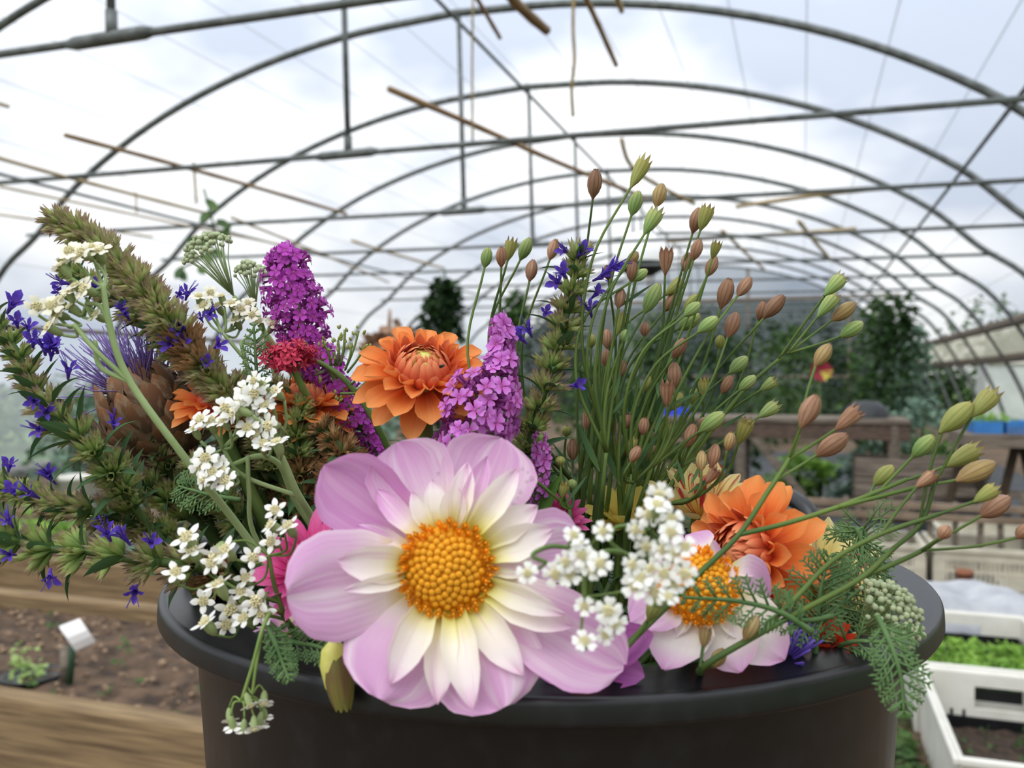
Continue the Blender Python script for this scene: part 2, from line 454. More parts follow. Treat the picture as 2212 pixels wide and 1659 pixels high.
for nm, u_, lb in (('ridge_purlin', 0, 'thin steel ridge bar running along the top of the hoops'), ('side_purlin', 3.35, 'thin dark steel bar along the hoops over the crates'), ('side_purlin', -3.35, 'thin steel bar along the hoops over the raised beds')):
    b = MB(); b.tube([AR(u_, -3, -.042), AR(u_, 8, -.042), AR(u_, 19.65, -.03)], .0135, 8)
    one(nm, b.mesh(nm, M_steel), lb, 'purlin')
for sd, nm in ((1, 'right'), (-1, 'left')):
    for n_, u_ in enumerate((4.36, 4.58) if sd > 0 else (4.45,)):
        b = MB(); M = frame(TL(0, 1, 0), ZU)
        c = AR(sd * u_, 0); hh = .05 if sd > 0 else .022; b.box((-.022, -4, -hh), (.022, 19.6, hh), M=M)
        struct('trim_%d' % (n_ + 1 + (0 if sd > 0 else 2)), b.mesh('trim', M_woodgrey), 'weathered wooden rail along the %s side of the tunnel' % nm, T3(c))
    b = MB(); v = []
    lv = (4.37, 4.58) if sd > 0 else (4.5, 4.74, 4.9, 5.0)
    for s_ in (-4, 19.6): v += [AR(sd * q, s_, .02) for q in lv]
    nl = len(lv); b.add(v, [(i, i + 1, nl + i + 1, nl + i) for i in range(nl - 1)])
    struct('wall_%s' % nm, b.mesh('side_strip', M_filmdirty if sd > 0 else film_material('misted_side_film', '#eef2f4', .35, '#dfe6ea')), 'grubby translucent side strip between the wooden rails' if sd > 0 else 'misty translucent film wall beyond the raised beds')
    b = MB(); b.box((-.025, -4, 0), (.025, 19.8, .15), M=frame(TL(0, 1, 0), ZU))
    struct('baseboard_%s' % nm, b.mesh('baseboard', M_woodgrey), 'low timber board along the tunnel edge', T3(TL(RT + sd * 5.06, 0, 0)))
# far gable
SG = 19.75
low = [(u, RIDGE - d) for u, d in arch_pts if RIDGE - d <= 2.72]; hi_ = [(u, RIDGE - d) for u, d in arch_pts if RIDGE - d >= 2.6]
g = MB(); gv = [TL(RT, SG, 1.2)] + [TL(RT + u, SG, z) for u, z in low]
g.add(gv, [(0, i, i + 1) for i in range(1, len(gv) - 1)] + [(0, len(gv) - 1, 1)])
wb_ = struct('wall_back', g.mesh('wall_back', M_net), 'grey netting closing the far end of the polytunnel')
g = MB(); gv = [TL(RT, SG, 2.66)] + [TL(RT + u, SG, z) for u, z in hi_]
g.add(gv, [(0, i, i + 1) for i in range(1, len(gv) - 1)] + [(0, len(gv) - 1, 1)])
part_of(wb_, 'gable_film', g.mesh('gable_film', film_material('gable_film', '#d5dade', .3, '#b9bec2')))
for u_ in (-3.2, -1.1, 1.1, 3.2):
    b = MB(); b.tube([TL(RT + u_, SG - .05, 0), AR(u_, SG - .05)], .035, 6); part_of(wb_, 'post', b.mesh('post', M_woodgrey))
for z_ in (2.72, 1.0):
    b = MB(); b.tube([TL(RT - 4.2, SG - .08, z_), TL(RT + 4.2, SG - .08, z_)], .05, 6); part_of(wb_, 'crossbeam', b.mesh('crossbeam', M_woodgrey))

# ================================================================ foliage maker
def leaf_cloud(mb, r, n, cen, rad, size, flat=0.6, m=0, shell=0.0):
    for _ in range(n):
        while True:
            q = Vector((r.uniform(-1, 1), r.uniform(-1, 1), r.uniform(-1, 1)))
            if shell < q.length < 1: break
        p = Vector(cen) + Vector((q.x * rad[0], q.y * rad[1], q.z * rad[2]))
        d = Vector((r.gauss(0, 1), r.gauss(0, 1), r.gauss(0, flat))).normalized()
        F = frame(d, ZU + Vector((r.gauss(0, .5), r.gauss(0, .5), 0)), p) @ S(size * r.uniform(.6, 1.3))
        mb.add([(0, 0, 0), (.38, .4, .08), (0, 1, -.1), (-.38, .4, .08), (0, .45, -.05)], [(0, 1, 4), (1, 2, 4), (2, 3, 4), (3, 0, 4)], None, m, F)
def bush(name, label, cat, base, blobs, n, size, mat, seed, group=None, stem=True, extra=None):
    t = Thing(name, label, cat, base, group)
    r = rnd(seed); b = MB(); base = Vector(base)
    for (dx, dy, dz, rx, ry, rz) in blobs:
        leaf_cloud(b, r, int(n / len(blobs)), base + Vector((dx, dy, dz)), (rx, ry, rz), size)
    t.add('foliage', b.mesh('foliage', mat, False), kind='stuff')
    if stem:
        b = MB()
        for (dx, dy, dz, rx, ry, rz) in blobs:
            b.tube(smooth([base + Vector((dx * .1, dy * .1, 0)), base + Vector((dx * .5, dy * .5, dz * .6)), base + Vector((dx, dy, dz))], 4), .012, 5)
        t.add('stem', b.mesh('stem', M_leaf_dark))
    return t

# trees and hedges outside
for i, (t_, s_, h, w, mt) in enumerate([(-7.5, 25, 3.0, 1.5, 0), (-3.4, 27.5, 3.4, 1.6, 1), (.6, 26.5, 3.0, 1.6, 0), (5.2, 28, 3.2, 1.6, 1), (4.4, 19.2, 1.6, .6, 0), (4.8, 21.2, 2.0, .8, 1), (3.9, 12.1, 1.15, .5, 0), (3.7, 10.4, 1.05, .45, 1), (3.8, 8.8, 1.0, .45, 0), (3.7, 7.2, 1.0, .45, 1)]):
    p = TL(t_, s_, 0)
    if i < 4: lb = ('dark leafy tree standing behind the far netting', 'mid green tree standing behind the far netting')[mt]; gp = 'trees behind the far netting'
    else: lb = ('dark green hedge bush outside the open tunnel side', 'mid green hedge bush outside the open tunnel side')[mt]; gp = 'hedge bushes outside the tunnel'
    bush('tree' if i < 4 else 'hedge_bush', lb, 'tree' if i < 4 else 'bush', p, [(0, 0, h * .55, w, w, h * .5), (w * .5, 0, h * .35, w * .7, w * .7, h * .35)], 1500, .22, (M_leaf_dark, M_leaf)[mt], 50 + i, gp)
for i in range(6):
    p = TL(RT - 7.2 - (i % 2) * .8, 6.5 + i * 3.4, 0)
    bush('hedge_bush', 'low green hedge bush beyond the raised bed side', 'bush', p, [(0, 0, .5, 1.5, 1.5, .55)], 700, .2, (M_leaf, M_leaf_dark)[i % 2], 70 + i, 'low hedge outside the tunnel')

# ================================================================ canes and strings on the tie bars
def zc(px, py, z=2.165): return P(px, py, (z - CAMZ) * FPX / (815 - py))
canes = [((140, 292), (748, 462), .012, M_bamboo, 'long brown bamboo cane lying across tie bars above hyssop'),
         ((840, 192), (1405, 432), .013, M_bamboo, 'thick brown bamboo cane crossing the middle of the roof'),
         ((1940, 404), (1590, 446), .014, M_cane, 'short tan cane tied along the tie bar over the seed heads'),
         ((0, 403), (690, 545), .008, M_cane, 'thin yellowish cane slanting above the raised bed'),
         ((-60, 325), (450, 462), .011, M_cane, 'long grey-tan cane lying beside the bed side purlin'),
         ((-70, 455), (330, 512), .008, M_cane, 'short pale cane resting beside the hoop over the raised bed'),
         ((500, 470), (840, 610), .010, M_cane, 'weathered cane slanting over the purple buddleia'),
         ((760, 520), (960, 580), .012, M_cane, 'short weathered cane behind the buddleia spire'),
         ((1050, -60), (1181, 66), .016, M_bamboo, 'stubby thick brown cane end hanging near the ridge'),
         ((1010, -40), (1080, 82), .007, M_bamboo, 'thin dark cane end beside the ridge bar'),
         ((1250, -40), (1331, 141), .009, M_bamboo, 'crooked thin cane end hanging below the near tie bar'),
         ((1318, -50), (1343, 24), .009, M_cane, 'short tan stick end poking over the near tie bar'),
         ((1440, 522), (1850, 494), .014, M_cane, 'long tan cane along a tie bar above the brown seed heads'),
         ((1725, 478), (1795, 562), .016, M_cane, 'slanting tan cane tied between two distant tie bars'),
         ((1560, 498), (1650, 580), .014, M_cane, 'crossed tan cane beneath the distant tie bars'),
         ((-40, 226), (20, 231), .008, M_cane, 'pale cane end beside the near hoop')]
for i, (a, c, r_, mt, lb) in enumerate(canes):
    A, B = zc(*a), zc(*c); r = rnd(i)
    mid = A.lerp(B, .5) + Vector((0, 0, r.uniform(-.012, .012)))
    pts = smooth([A, A.lerp(mid, .5) + Vector((0, 0, r.uniform(-.005, .005))), mid, B], 4)
    rr = [r_ * (1.12 if j % 3 == 1 else 1.0) for j in range(len(pts))]
    b = MB(); b.tube(pts, rr, 7)
    one('bamboo_cane', b.mesh('bamboo_cane', mt), lb, 'cane')
strings = [([(1240, -40, 2.9), (1238, 60, 2.9), (1241, 130, 2.9), (1235, 190, 2.92), (1238, 252, 2.95)], .006, 'twisted twine hanging down beside the ridge of the roof'),
           ([(1022, -20, 3.7), (1020, 150, 3.75), (1021, 305, 3.8)], .005, 'straight string hanging down to the cross bar'),
           ([(418, 350, 4.7), (421, 395, 4.7), (424, 440, 4.7)], .007, 'short string hanging from the tie bar above the hanging vine'),
           ([(1342, 300, 4.6), (1355, 345, 4.7), (1375, 370, 4.8), (1430, 405, 5.1), (1500, 440, 5.4)], .012, 'knotted tan rope drooping from the tie bar above the seed heads'),
           ([(293, 415, 5.0), (295, 460, 5.0)], .005, 'faint short string above the hyssop tip')]
for pts, r_, lb in strings:
    b = MB(); b.tube(smooth([P(*p) for p in pts], 5), r_, 5)
    one('hanging_string', b.mesh('hanging_string', M_twine), lb, 'string')

# ================================================================ raised beds
def board(mb, t0, t1, s0, s1, z0, z1, bev=.006):
    mb.box((0, 0, 0), (t1 - t0, s1 - s0, z1 - z0), M=frame(TL(0, 1, 0), ZU, TL(t0, s0, z0)), bev=bev)
bed = Thing('raised_bed', 'timber raised bed of bare brown soil beside the black bucket', 'raised bed', TL(-2.5, 1.66, 0))
b = MB(); board(b, -5.2, -.42, 1.61, 1.68, 0, .2, .008); bed.add('timber_board', b.mesh('timber_board', M_wood, False))
b = MB(); board(b, -5.2, -.42, 2.40, 2.46, 0, .2, .008); bed.add('timber_board', b.mesh('timber_board', M_wood, False))
for t0 in (-5.2, -.47):
    b = MB(); board(b, t0, t0 + .05, 1.685, 2.395, 0, .19); bed.add('end_board', b.mesh('end_board', M_wood, False))
r = rnd(5); b = MB(); v, f = [], []; NX, NY = 160, 30
for j in range(NY + 1):
    for i in range(NX + 1):
        v.append(TL(-5.15 + 4.68 * i / NX, 1.685 + .71 * j / NY, .145 + r.uniform(-.014, .016)))
for j in range(NY):
    for i in range(NX):
        k = j * (NX + 1) + i; f.append((k, k + 1, k + NX + 2, k + NX + 1))
b.add(v, f); bed.add('soil', b.mesh('soil', M_soil, True), kind='stuff')
b = MB(); r = rnd(6)
for _ in range(420):
    p = TL(r.uniform(-3.2, -.5), r.uniform(1.7, 2.38), .152); q = r.uniform(.004, .014)
    b.lathe([(.1, -.6), (.8, -.3), (1, .1), (.6, .6), (.1, .8)], 6, M=T3(p) @ Matrix.Rotation(r.uniform(0, 3), 4, 'X') @ S(q))
one('soil_clods', b.mesh('soil_clods', simple('clod', '#6a5644', .95, '#a08870', 30, bump=.4)), 'loose pale clods and stones on the bed soil', 'soil', kind='stuff')
b = MB(); r = rnd(7)
for _ in range(60):
    p = TL(r.uniform(-3.2, -.5), r.uniform(1.72, 2.38), .15)
    leaf_cloud(b, r, 5, p + Vector((0, 0, .015)), (.02, .02, .015), .02)
one('weed_seedlings', b.mesh('weed_seedlings', M_leaf, False), 'tiny green weeds scattered over the raised bed soil', 'weeds', kind='stuff')

t_ = Thing('plant_label', 'white bent plastic plant label on a green stake in the bed', 'label', P(150, 1470, 2.35))
b = MB(); c0 = P(168, 1368, 2.05)
W_, H_ = .044, .05
v = []; 
for j in range(5):
    for i in range(2):
        q = P(127 + 45 * i + 35 * (j / 4), 1353 - 17 * i + 53 * (j / 4) - 4 * i * (j / 4), 2.35 - .015 * math.sin(j / 4 * PI))
        v.append(q)
n0 = len(v); v += [p + Vector((0, .003, -.003)) for p in v]
f = [(2 * j, 2 * j + 1, 2 * j + 3, 2 * j + 2) for j in range(4)] + [(n0 + 2 * j + 2, n0 + 2 * j + 3, n0 + 2 * j + 1, n0 + 2 * j) for j in range(4)]
f += [(0, 1, n0 + 1, n0), (8, 9, n0 + 9, n0 + 8)][:1] + [(0, n0, n0 + 2, 2), (2, n0 + 2, n0 + 4, 4), (4, n0 + 4, n0 + 6, 6), (6, n0 + 6, n0 + 8, 8), (1, 3, n0 + 3, n0 + 1), (3, 5, n0 + 5, n0 + 3), (5, 7, n0 + 7, n0 + 5), (7, 9, n0 + 9, n0 + 7), (8, 9, n0 + 9, n0 + 8)]
b.add(v, f); t_.add('label_card', b.mesh('label_card', M_tag, False))
b = MB(); b.tube([P(160, 1372, 2.36), P(150, 1478, 2.36)], .009, 6); t_.add('stake', b.mesh('stake', simple('green_stake', '#2c4a34', .6)))
b = MB(); b.box((-.012, -.006, 0), (.012, .006, .11), M=T3(P(141, 1482, 2.39))); t_.add('wooden_peg', b.mesh('wooden_peg', M_woodgrey))

t_ = Thing('potted_seedling', 'small pale green succulent seedling in a black pot on the bed', 'potted plant', P(65, 1480, 2.42))
b = MB(); b.lathe([(.05, -.02), (.075, .035), (.082, .035), (.082, .03), (.07, .025), (.02, .025)], 18, M=T3(P(70, 1482, 2.42))); t_.add('pot', b.mesh('pot', M_blackplastic))
b = MB(); r = rnd(9); leaf_cloud(b, r, 60, P(62, 1450, 2.42), (.06, .05, .035), .025); leaf_cloud(b, r, 25, P(50, 1418, 2.42), (.035, .03, .05), .02)
t_.add('leaves', b.mesh('leaves', simple('pale_leaf', '#8fae5c', .6, '#b8cc88', 30, trans=.3), False))

bed2 = Thing('raised_bed', 'planted timber bed with leafy rows behind the bare bed', 'raised bed', TL(-3, 3.2, 0))
b = MB(); board(b, -6.4, -.5, 3.05, 3.1, 0, .16); bed2.add('timber_board', b.mesh('timber_board', M_wood, False))
b = MB(); board(b, -6.4, -.5, 4.1, 4.15, 0, .16); bed2.add('timber_board', b.mesh('timber_board', M_wood, False))
b = MB(); b.add([TL(-6.4, 3.1, .13), TL(-.5, 3.1, .13), TL(-.5, 4.1, .13), TL(-6.4, 4.1, .13)], [(0, 1, 2, 3)]); bed2.add('soil', b.mesh('soil', M_soil))
r = rnd(12)
for i in range(20):
    tt = -5.6 + (i % 10) * .52; s2 = 3.3 + (i // 10) * .45
    bush('leafy_plant', 'low leafy green plant in the row behind the bare bed', 'plant', TL(tt, s2, .13), [(0, 0, .1, .16, .16, .1)], 70, .07, (M_leaf, M_leaf_light, M_leaf_blue)[i % 3], 100 + i, 'leafy plants in the planted bed', stem=False)
for i in range(8):
    bush('bushy_plant', 'tall grey-green bushy plant behind the leafy rows', 'plant', TL(-6.6 + i * .62, 5.2 + .5 * (i % 2), 0), [(0, 0, .35, .32, .32, .35), (.1, 0, .65, .2, .2, .25)], 260, .09, (M_leaf_blue, M_leaf)[i % 2], 130 + i, 'bushy plants beyond the leafy rows')
# hanging vine above the pale yarrow
vine = Thing('hanging_vine', 'thin green vine with broad leaves hanging from the tie bar', 'vine', P(445, 410, 4.6))
b = MB(); vp = smooth([P(440, 408, 4.6), P(452, 450, 4.58), P(462, 500, 4.6), P(450, 545, 4.62), P(392, 580, 4.62)], 6); b.tube(vp, .006, 5); vine.add('stem', b.mesh('stem', M_leaf))
for i, (x, y, dx, dy) in enumerate([(445, 430, 20, 20), (452, 455, -14, 20), (468, 475, 22, 14), (475, 500, 18, 20), (460, 505, -18, 24), (452, 525, 0, 40), (475, 520, 20, -26), (440, 530, -30, -10), (395, 575, -12, 22), (385, 582, 14, 20), (455, 540, 24, 10), (430, 575, 10, 14)]):
    b = MB(); petal_between(b, P(x, y, 4.6), P(x + dx * 1.3, y + dy * 1.3, 4.55), -FWD + ZU * .4, .05, 'oval', roll0=.3, roll1=.3, nu=2, nv=4); vine.add('leaf', b.mesh('leaf', M_leaf))

# beans on wigwam, dried cone
bush('climbing_bean', 'dark green climbing beans behind the orange dahlia', 'plant', P(945, 860, 8.5) * Vector((1, 1, 0)) if False else Vector((P(945, 860, 8.5).x, P(945, 860, 8.5).y, 0)), [(0, 0, 1.15, .28, .3, .75), (.05, 0, 1.6, .2, .2, .3), (-.2, 0, .9, .3, .3, .6), (.08, 0, 1.75, .12, .12, .25)], 1300, .1, M_leaf_dark, 160)
bush('climbing_bean', 'lighter climbing beans beside the campion seed heads', 'plant', Vector((P(1095, 860, 9.5).x, P(1095, 860, 9.5).y, 0)), [(0, 0, 1.2, .2, .25, .7), (.1, 0, 1.7, .15, .15, .3)], 600, .09, M_leaf, 161)
t_ = Thing('dried_plant', 'dried brown plant stalk behind the orange dahlia', 'plant', Vector((P(842, 800, 7).x, P(842, 800, 7).y, 0)))
b = MB(); b.tube(smooth([Vector((P(838, 800, 7).x, P(838, 800, 7).y, 0)), P(840, 760, 7), P(842, 668, 7)], 5), [.05, .03, .012], 6); t_.add('stalk', b.mesh('stalk', M_dry))
b = MB(); leaf_cloud(b, rnd(3), 200, P(838, 745, 7), (.22, .15, .16), .12); t_.add('withered_leaves', b.mesh('withered_leaves', M_dry, False), kind='stuff')

# vegetation to the right, in front of the far netting
def gnd(px, d): q = P(px, 815, d); return Vector((q.x, q.y, 0))
for i, (px, d, h, w, mt, lb) in enumerate([
    (1925, 8.6, 1.75, .32, M_leaf_dark, 'tall dark tomato vine trained up beside the open side'),
    (1965, 9.6, 1.5, .3, M_leaf_blue, 'grey-green vine beside the tall tomato vine'),
    (1890, 10.5, 1.9, .35, M_leaf, 'tall mid green vine reaching the purlin'),
    (1985, 7.6, .8, .35, M_leaf_blue, 'broad glaucous cabbage-like plant before the vines'),
    (1560, 12, 1.5, .7, M_leaf_dark, 'dark leafy crop behind the wooden bench'),
    (1700, 13, 1.7, .6, M_leaf, 'mid green leafy crop behind the wooden bench'),
    (1420, 11, 1.4, .6, M_leaf_dark, 'dark green crop behind the campion stems'),
    (1290, 12, 1.2, .6, M_leaf, 'green crop beyond the hyssop spike'),
    (1640, 16, 2.0, .75, M_leaf_dark, 'dark tall crop close to the far netting'),
    (1400, 16.5, 2.1, .7, M_leaf, 'green tall crop close to the far netting'),
    (1790, 15, 1.6, .7, M_leaf_dark, 'dark crop near the far end beside the posts'),
    (1330, 7.6, .75, .5, M_leaf_dark, 'dark bushy crop under the bench end'),
    (1720, 6.9, .38, .22, M_leaf_light, 'bright green lettuce below the bench'),
    (1770, 6.9, .3, .16, M_leaf_light, 'small bright green lettuce beside the bench post')]):
    bush('leafy_crop', lb, 'plant', gnd(px, d), [(0, 0, h * .55, w, w * .8, h * .45), (.05, 0, h * .85, w * .6, w * .5, h * .22), (-.1, .1, h * .3, w * .9, w * .8, h * .3)], 700 if h > 1 else 240, .11 if h > 1 else .07, mt, 200 + i)
t_ = Thing('red_dahlia_plant', 'distant plant with a large crimson and yellow flower', 'plant', gnd(1770, 7.4))
b = MB(); b.tube([gnd(1770, 7.4), P(1770, 800, 7.4)], .01, 5); t_.add('stem', b.mesh('stem', M_leaf))
for k in range(14):
    a = k * 2.4; b = MB(); c = P(1772, 802, 7.4)
    petal_between(b, c, c + Vector((math.cos(a) * .1, -.03, math.sin(a) * .09)), -FWD, .07, 'oval', nu=2, nv=3); t_.add('petal', b.mesh('petal', M_yellow if k % 5 == 0 else M_red))

# ================================================================ benches, trestle, crates on the right
def beam(A, B, w, h, mat, bev=.004):
    A, B = Vector(A), Vector(B); mb = MB(); L = (B - A).length
    mb.box((-w / 2, 0, -h / 2), (w / 2, L, h / 2), M=frame(B - A, ZU, A), bev=bev)
    return mb.mesh('beam', mat, False)
LT = TL(1, 0, 0)
A = P(1285, 915, 6.7); B = A + LT * 2.25; B.z = A.z
bn = Thing('wooden_bench', 'long dark wooden potting bench behind the seed heads', 'bench', (A.x, A.y, 0))
BACK = TL(0, 1, 0)
for k in range(4):
    o_ = BACK * (.03 + k * .14)
    bn.add('top_plank', beam(A + o_ + Vector((0, 0, .05)), B + o_ + Vector((0, 0, .05)), .13, .035, M_woodgrey))
bn.add('front_board', beam(A + Vector((0, 0, -.02)), B + Vector((0, 0, -.02)), .04, .13, simple('brown_board', '#4c3f37', .9, '#66554a', 7, stretch=(1, 8, 8))))
for q in (.08, 1.1, 2.15):
    for o_ in (0, .5):
        p = A + LT * q + BACK * o_; bn.add('leg', beam(Vector((p.x, p.y, 0)), Vector((p.x, p.y, A.z + .02)), .06, .06, M_woodgrey))
bn.add('brace', beam(A + LT * 1.15 + Vector((0, 0, -.03)), A + LT * 1.55 + Vector((0, 0, -.5)), .04, .05, M_woodgrey))
def tray(name, label, A, L, W, H, mat, M_in=None):
    t = Thing(name, label, 'tray', A)
    Fm = frame(BACK, ZU, A)
    for nm, a_, b_ in (('front_wall', (0, 0, 0), (L, .008, H)), ('back_wall', (0, W - .008, 0), (L, W, H)), ('side_wall', (0, .008, 0), (.008, W - .008, H)), ('side_wall', (L - .008, .008, 0), (L, W - .008, H)), ('base', (.008, .008, 0), (L - .008, W - .008, .008))):
        mb = MB(); mb.box(a_, b_); t.add(nm, mb.mesh(nm, mat, False), Fm)
    return t
tray('seed_tray', 'bright cobalt blue tray on the dark wooden bench', A + LT * .25 + Vector((0, 0, .068)) + BACK * .05, .45, .3, .05, M_bluevivid)
b = MB(); b.lathe([(0, .12), (.08, .115), (.14, .07), (.15, 0)], 14, M=T3(A + LT * 1.98 + Vector((0, 0, .07)) + BACK * .2)); one('upturned_bowl', b.mesh('upturned_bowl', M_greyplastic), 'dark upturned bowl on the wooden bench end', 'bowl')

A2 = P(2078, 950, 5.4)
tr = Thing('trestle_table', 'grey trestle table holding blue trays by the open side', 'table', (A2.x, A2.y, 0))
for k in range(4): tr.add('top_plank', beam(A2 + BACK * (k * .15), A2 + BACK * (k * .15) + LT * 1.3, .14, .08, M_woodgrey))
for q in (.12, .42, .95, 1.22):
    for sgn in (-1, 1):
        p = A2 + LT * q; tr.add('leg', beam(Vector((p.x + sgn * .13, p.y + .2 - sgn * .05, 0)), Vector((p.x + sgn * .02, p.y + .2, A2.z - .04)), .04, .05, simple('dark_timber%d%d' % (int(q * 100), sgn), '#33291f', .9, '#4a3d30', 9)))
tr.add('rail', beam(Vector((A2.x, A2.y + .2, .25)) + LT * .05, Vector((A2.x, A2.y + .2, .25)) + LT * 1.34, .03, .05, M_woodgrey))
tray('plant_tray', 'plain sky-blue plastic tray on the grey trestle table', A2 + LT * .07 + Vector((0, 0, .042)), .16, .3, .075, M_blue)
t_ = tray('plant_tray', 'blue plastic tray with pale grid front on the trestle table', A2 + LT * .25 + Vector((0, 0, .042)), .5, .3, .075, M_blue)
Fm = frame(BACK, ZU, A2 + LT * .25 + Vector((0, 0, .042)))
for k in range(16):
    b = MB(); b.box((.015 + k * .03, -.004, .005), (.023 + k * .03, -.0005, .045)); t_.add('grid_bar', b.mesh('grid_bar', M_woodgrey, False), Fm)
b = MB(); b.box((.12, -.007, .035), (.3, -.0045, .058)); t_.add('sticker', b.mesh('sticker', M_yellow, False), Fm)
b = MB(); leaf_cloud(b, rnd(31), 80, A2 + LT * .2 + BACK * .15 + Vector((0, 0, .12)), (.15, .12, .05), .05); one('tray_seedlings', b.mesh('tray_seedlings', M_leaf_light, False), 'small green seedlings growing in the blue trays', 'seedlings', kind='stuff')

A3 = P(1848, 1000, 5.9)
pl = Thing('wooden_planter', 'grey weathered wooden planter box between bench and trestle', 'planter', (A3.x, A3.y, 0))
for z_ in (.07, .2, .33): pl.add('side_plank', beam(Vector((A3.x, A3.y, z_ + .05)), Vector((A3.x, A3.y, z_ + .05)) + LT * .82, .035, .12, M_woodgrey))
for z_ in (.07, .2, .33): pl.add('side_plank', beam(Vector((A3.x, A3.y, z_ + .05)) + BACK * .4, Vector((A3.x, A3.y, z_ + .05)) + LT * .82 + BACK * .4, .035, .12, M_woodgrey))
b = MB(); b.box((.02, .02, 0), (.8, .38, .36), M=frame(BACK, ZU, Vector((A3.x, A3.y, 0)))); pl.add('soil', b.mesh('soil', M_compost, False))

# low picket trellis
C0 = P(1500, 1062, 4.75); C0.z = 0
pk = Thing('picket_trellis', 'low grey wooden trellis with upright slats behind the crates', 'trellis', C0)
for z_ in (.345, .29): pk.add('rail', beam(C0 + Vector((0, -.03, z_)), C0 + LT * 2.2 + Vector((0, -.03, z_)), .025, .035, simple('trellis_wood%d' % (z_ * 100), '#6e5f50', .9, '#8d7c6a', 8)))
r = rnd(21)
for k in range(21):
    p = C0 + LT * (.04 + k * .105); ln = r.uniform(-.02, .02)
    pk.add('slat', beam(p, p + Vector((ln, 0, r.uniform(.36, .43))), .035, .018, M_woodgrey))
# dark things between trellis and planter
for i, (px, d, w, h, lb) in enumerate([(1640, 5.4, .35, .2, 'dark grey plastic box behind the low trellis'), (1980, 5.1, .5, .22, 'long black box behind the low trellis slats')]):
    t_ = tray('storage_box', lb, gnd(px, d), w, .35, h, M_greyplastic)
    t_.o['category'] = 'box'

# white perforated crates
def slot_crate(A, L, label):
    t = Thing('perforated_crate', label, 'crate', A)
    H, W = .17, .4; Fm = frame(BACK, ZU, A)
    for nm, y0 in (('front_panel', 0), ('back_panel', W - .014)):
        mb = MB()
        for z0, z1 in ((0, .025), (.07, .085), (.128, H)): mb.box((0, y0, z0), (L, y0 + .014, z1))
        n = int(L / .02)
        for k in range(n + 1): mb.box((k * L / n - .005, y0 + .002, .02), (k * L / n + .005, y0 + .012, .14))
        for x0 in (0, L - .05): mb.box((x0, y0 + .001, 0), (x0 + .05, y0 + .013, H))
        t.add(nm, mb.mesh(nm, M_creamplastic, False), Fm)
    for x0 in (0, L - .014):
        mb = MB(); mb.box((x0, .014, 0), (x0 + .014, W - .014, H)); t.add('end_panel', mb.mesh('end_panel', M_creamplastic, False), Fm)
    mb = MB(); mb.box((.014, .014, 0), (L - .014, W - .014, .01)); t.add('base', mb.mesh('base', M_creamplastic, False), Fm)
    mb = MB()
    mb.box((-.01, -.012, H), (L + .01, .016, H + .022)); mb.box((-.01, W - .016, H), (L + .01, W + .012, H + .022)); mb.box((-.01, .016, H), (.016, W - .016, H + .022)); mb.box((L - .016, .016, H), (L + .01, W - .016, H + .022))
    t.add('rim', mb.mesh('rim', M_creamplastic, False), Fm)
K0 = P(2018, 1262, 4.1); K0.z = 0
slot_crate(K0, .6, 'cream slotted plastic crate beside the terracotta pot')
slot_crate(K0 - LT * .64, .6, 'cream slotted plastic crate behind the bucket rim')
slot_crate(K0 + LT * .1 + BACK * .46, .6, 'cream slotted plastic crate standing behind the other crates')
b = MB(); b.lathe([(.026, 0), (.034, .09), (.038, .09), (.038, .11), (.033, .11), (.028, .09), (.022, .02), (.0, .02)], 14, M=T3(gnd(2085, 3.95))); one('terracotta_pot', b.mesh('terracotta_pot', M_terra), 'small terracotta pot standing before the slotted crate', 'pot')

# seedling crates
def crate(label, t0, s0, end_t):
    L, W, H = .6, .4, .2
    t = Thing('plastic_crate', label, 'crate', TL(t0, s0, 0), None)
    Fm = frame(BACK, ZU, TL(t0, s0, 0))
    for x0 in (0, W - .012):
        mb = MB(); mb.box((x0, 0, 0), (x0 + .012, L, H), bev=.003); t.add('side_panel', mb.mesh('side_panel', M_whiteplastic, False), Fm)
    for y0 in (.002, L - .014):
        mb = MB(); a, c, z0, z1 = .13, .27, .105, .165; y1 = y0 + .012
        mb.box((.012, y0, 0), (a, y1, H)); mb.box((c, y0, 0), (W - .012, y1, H)); mb.box((a, y0, 0), (c, y1, z0)); mb.box((a, y0, z1), (c, y1, H))
        t.add('end_panel', mb.mesh('end_panel', M_whiteplastic, False), Fm)
        for x0 in (.07, .1, .29, .32):
            mb = MB(); mb.box((x0, y0 - .001, .045), (x0 + .008, y1 + .001, .1)); t.add('slot', mb.mesh('slot', M_greyplastic, False), Fm)
    mb = MB(); mb.box((.012, .014, 0), (W - .012, L - .014, .008)); t.add('base', mb.mesh('base', M_whiteplastic, False), Fm)
    mb = MB(); mb.box((-.012, -.012, H - .012), (0, L + .012, H + .004), bev=.003); mb.box((W, -.012, H - .012), (W + .012, L + .012, H + .004), bev=.003)
    mb.box((0, -.012, H - .012), (W, .002, H + .004), bev=.003); mb.box((0, L - .002, H - .012), (W, L + .012, H + .004), bev=.003)
    t.add('rim', mb.mesh('rim', M_whiteplastic, False), Fm)
    return t, Fm
c1, F1 = crate('white plastic crate holding dark compost with a few seedlings', .312, 2.0, 0)
c2, F2 = crate('white plastic crate filled with bright green seedlings', .300, 2.64, 0)
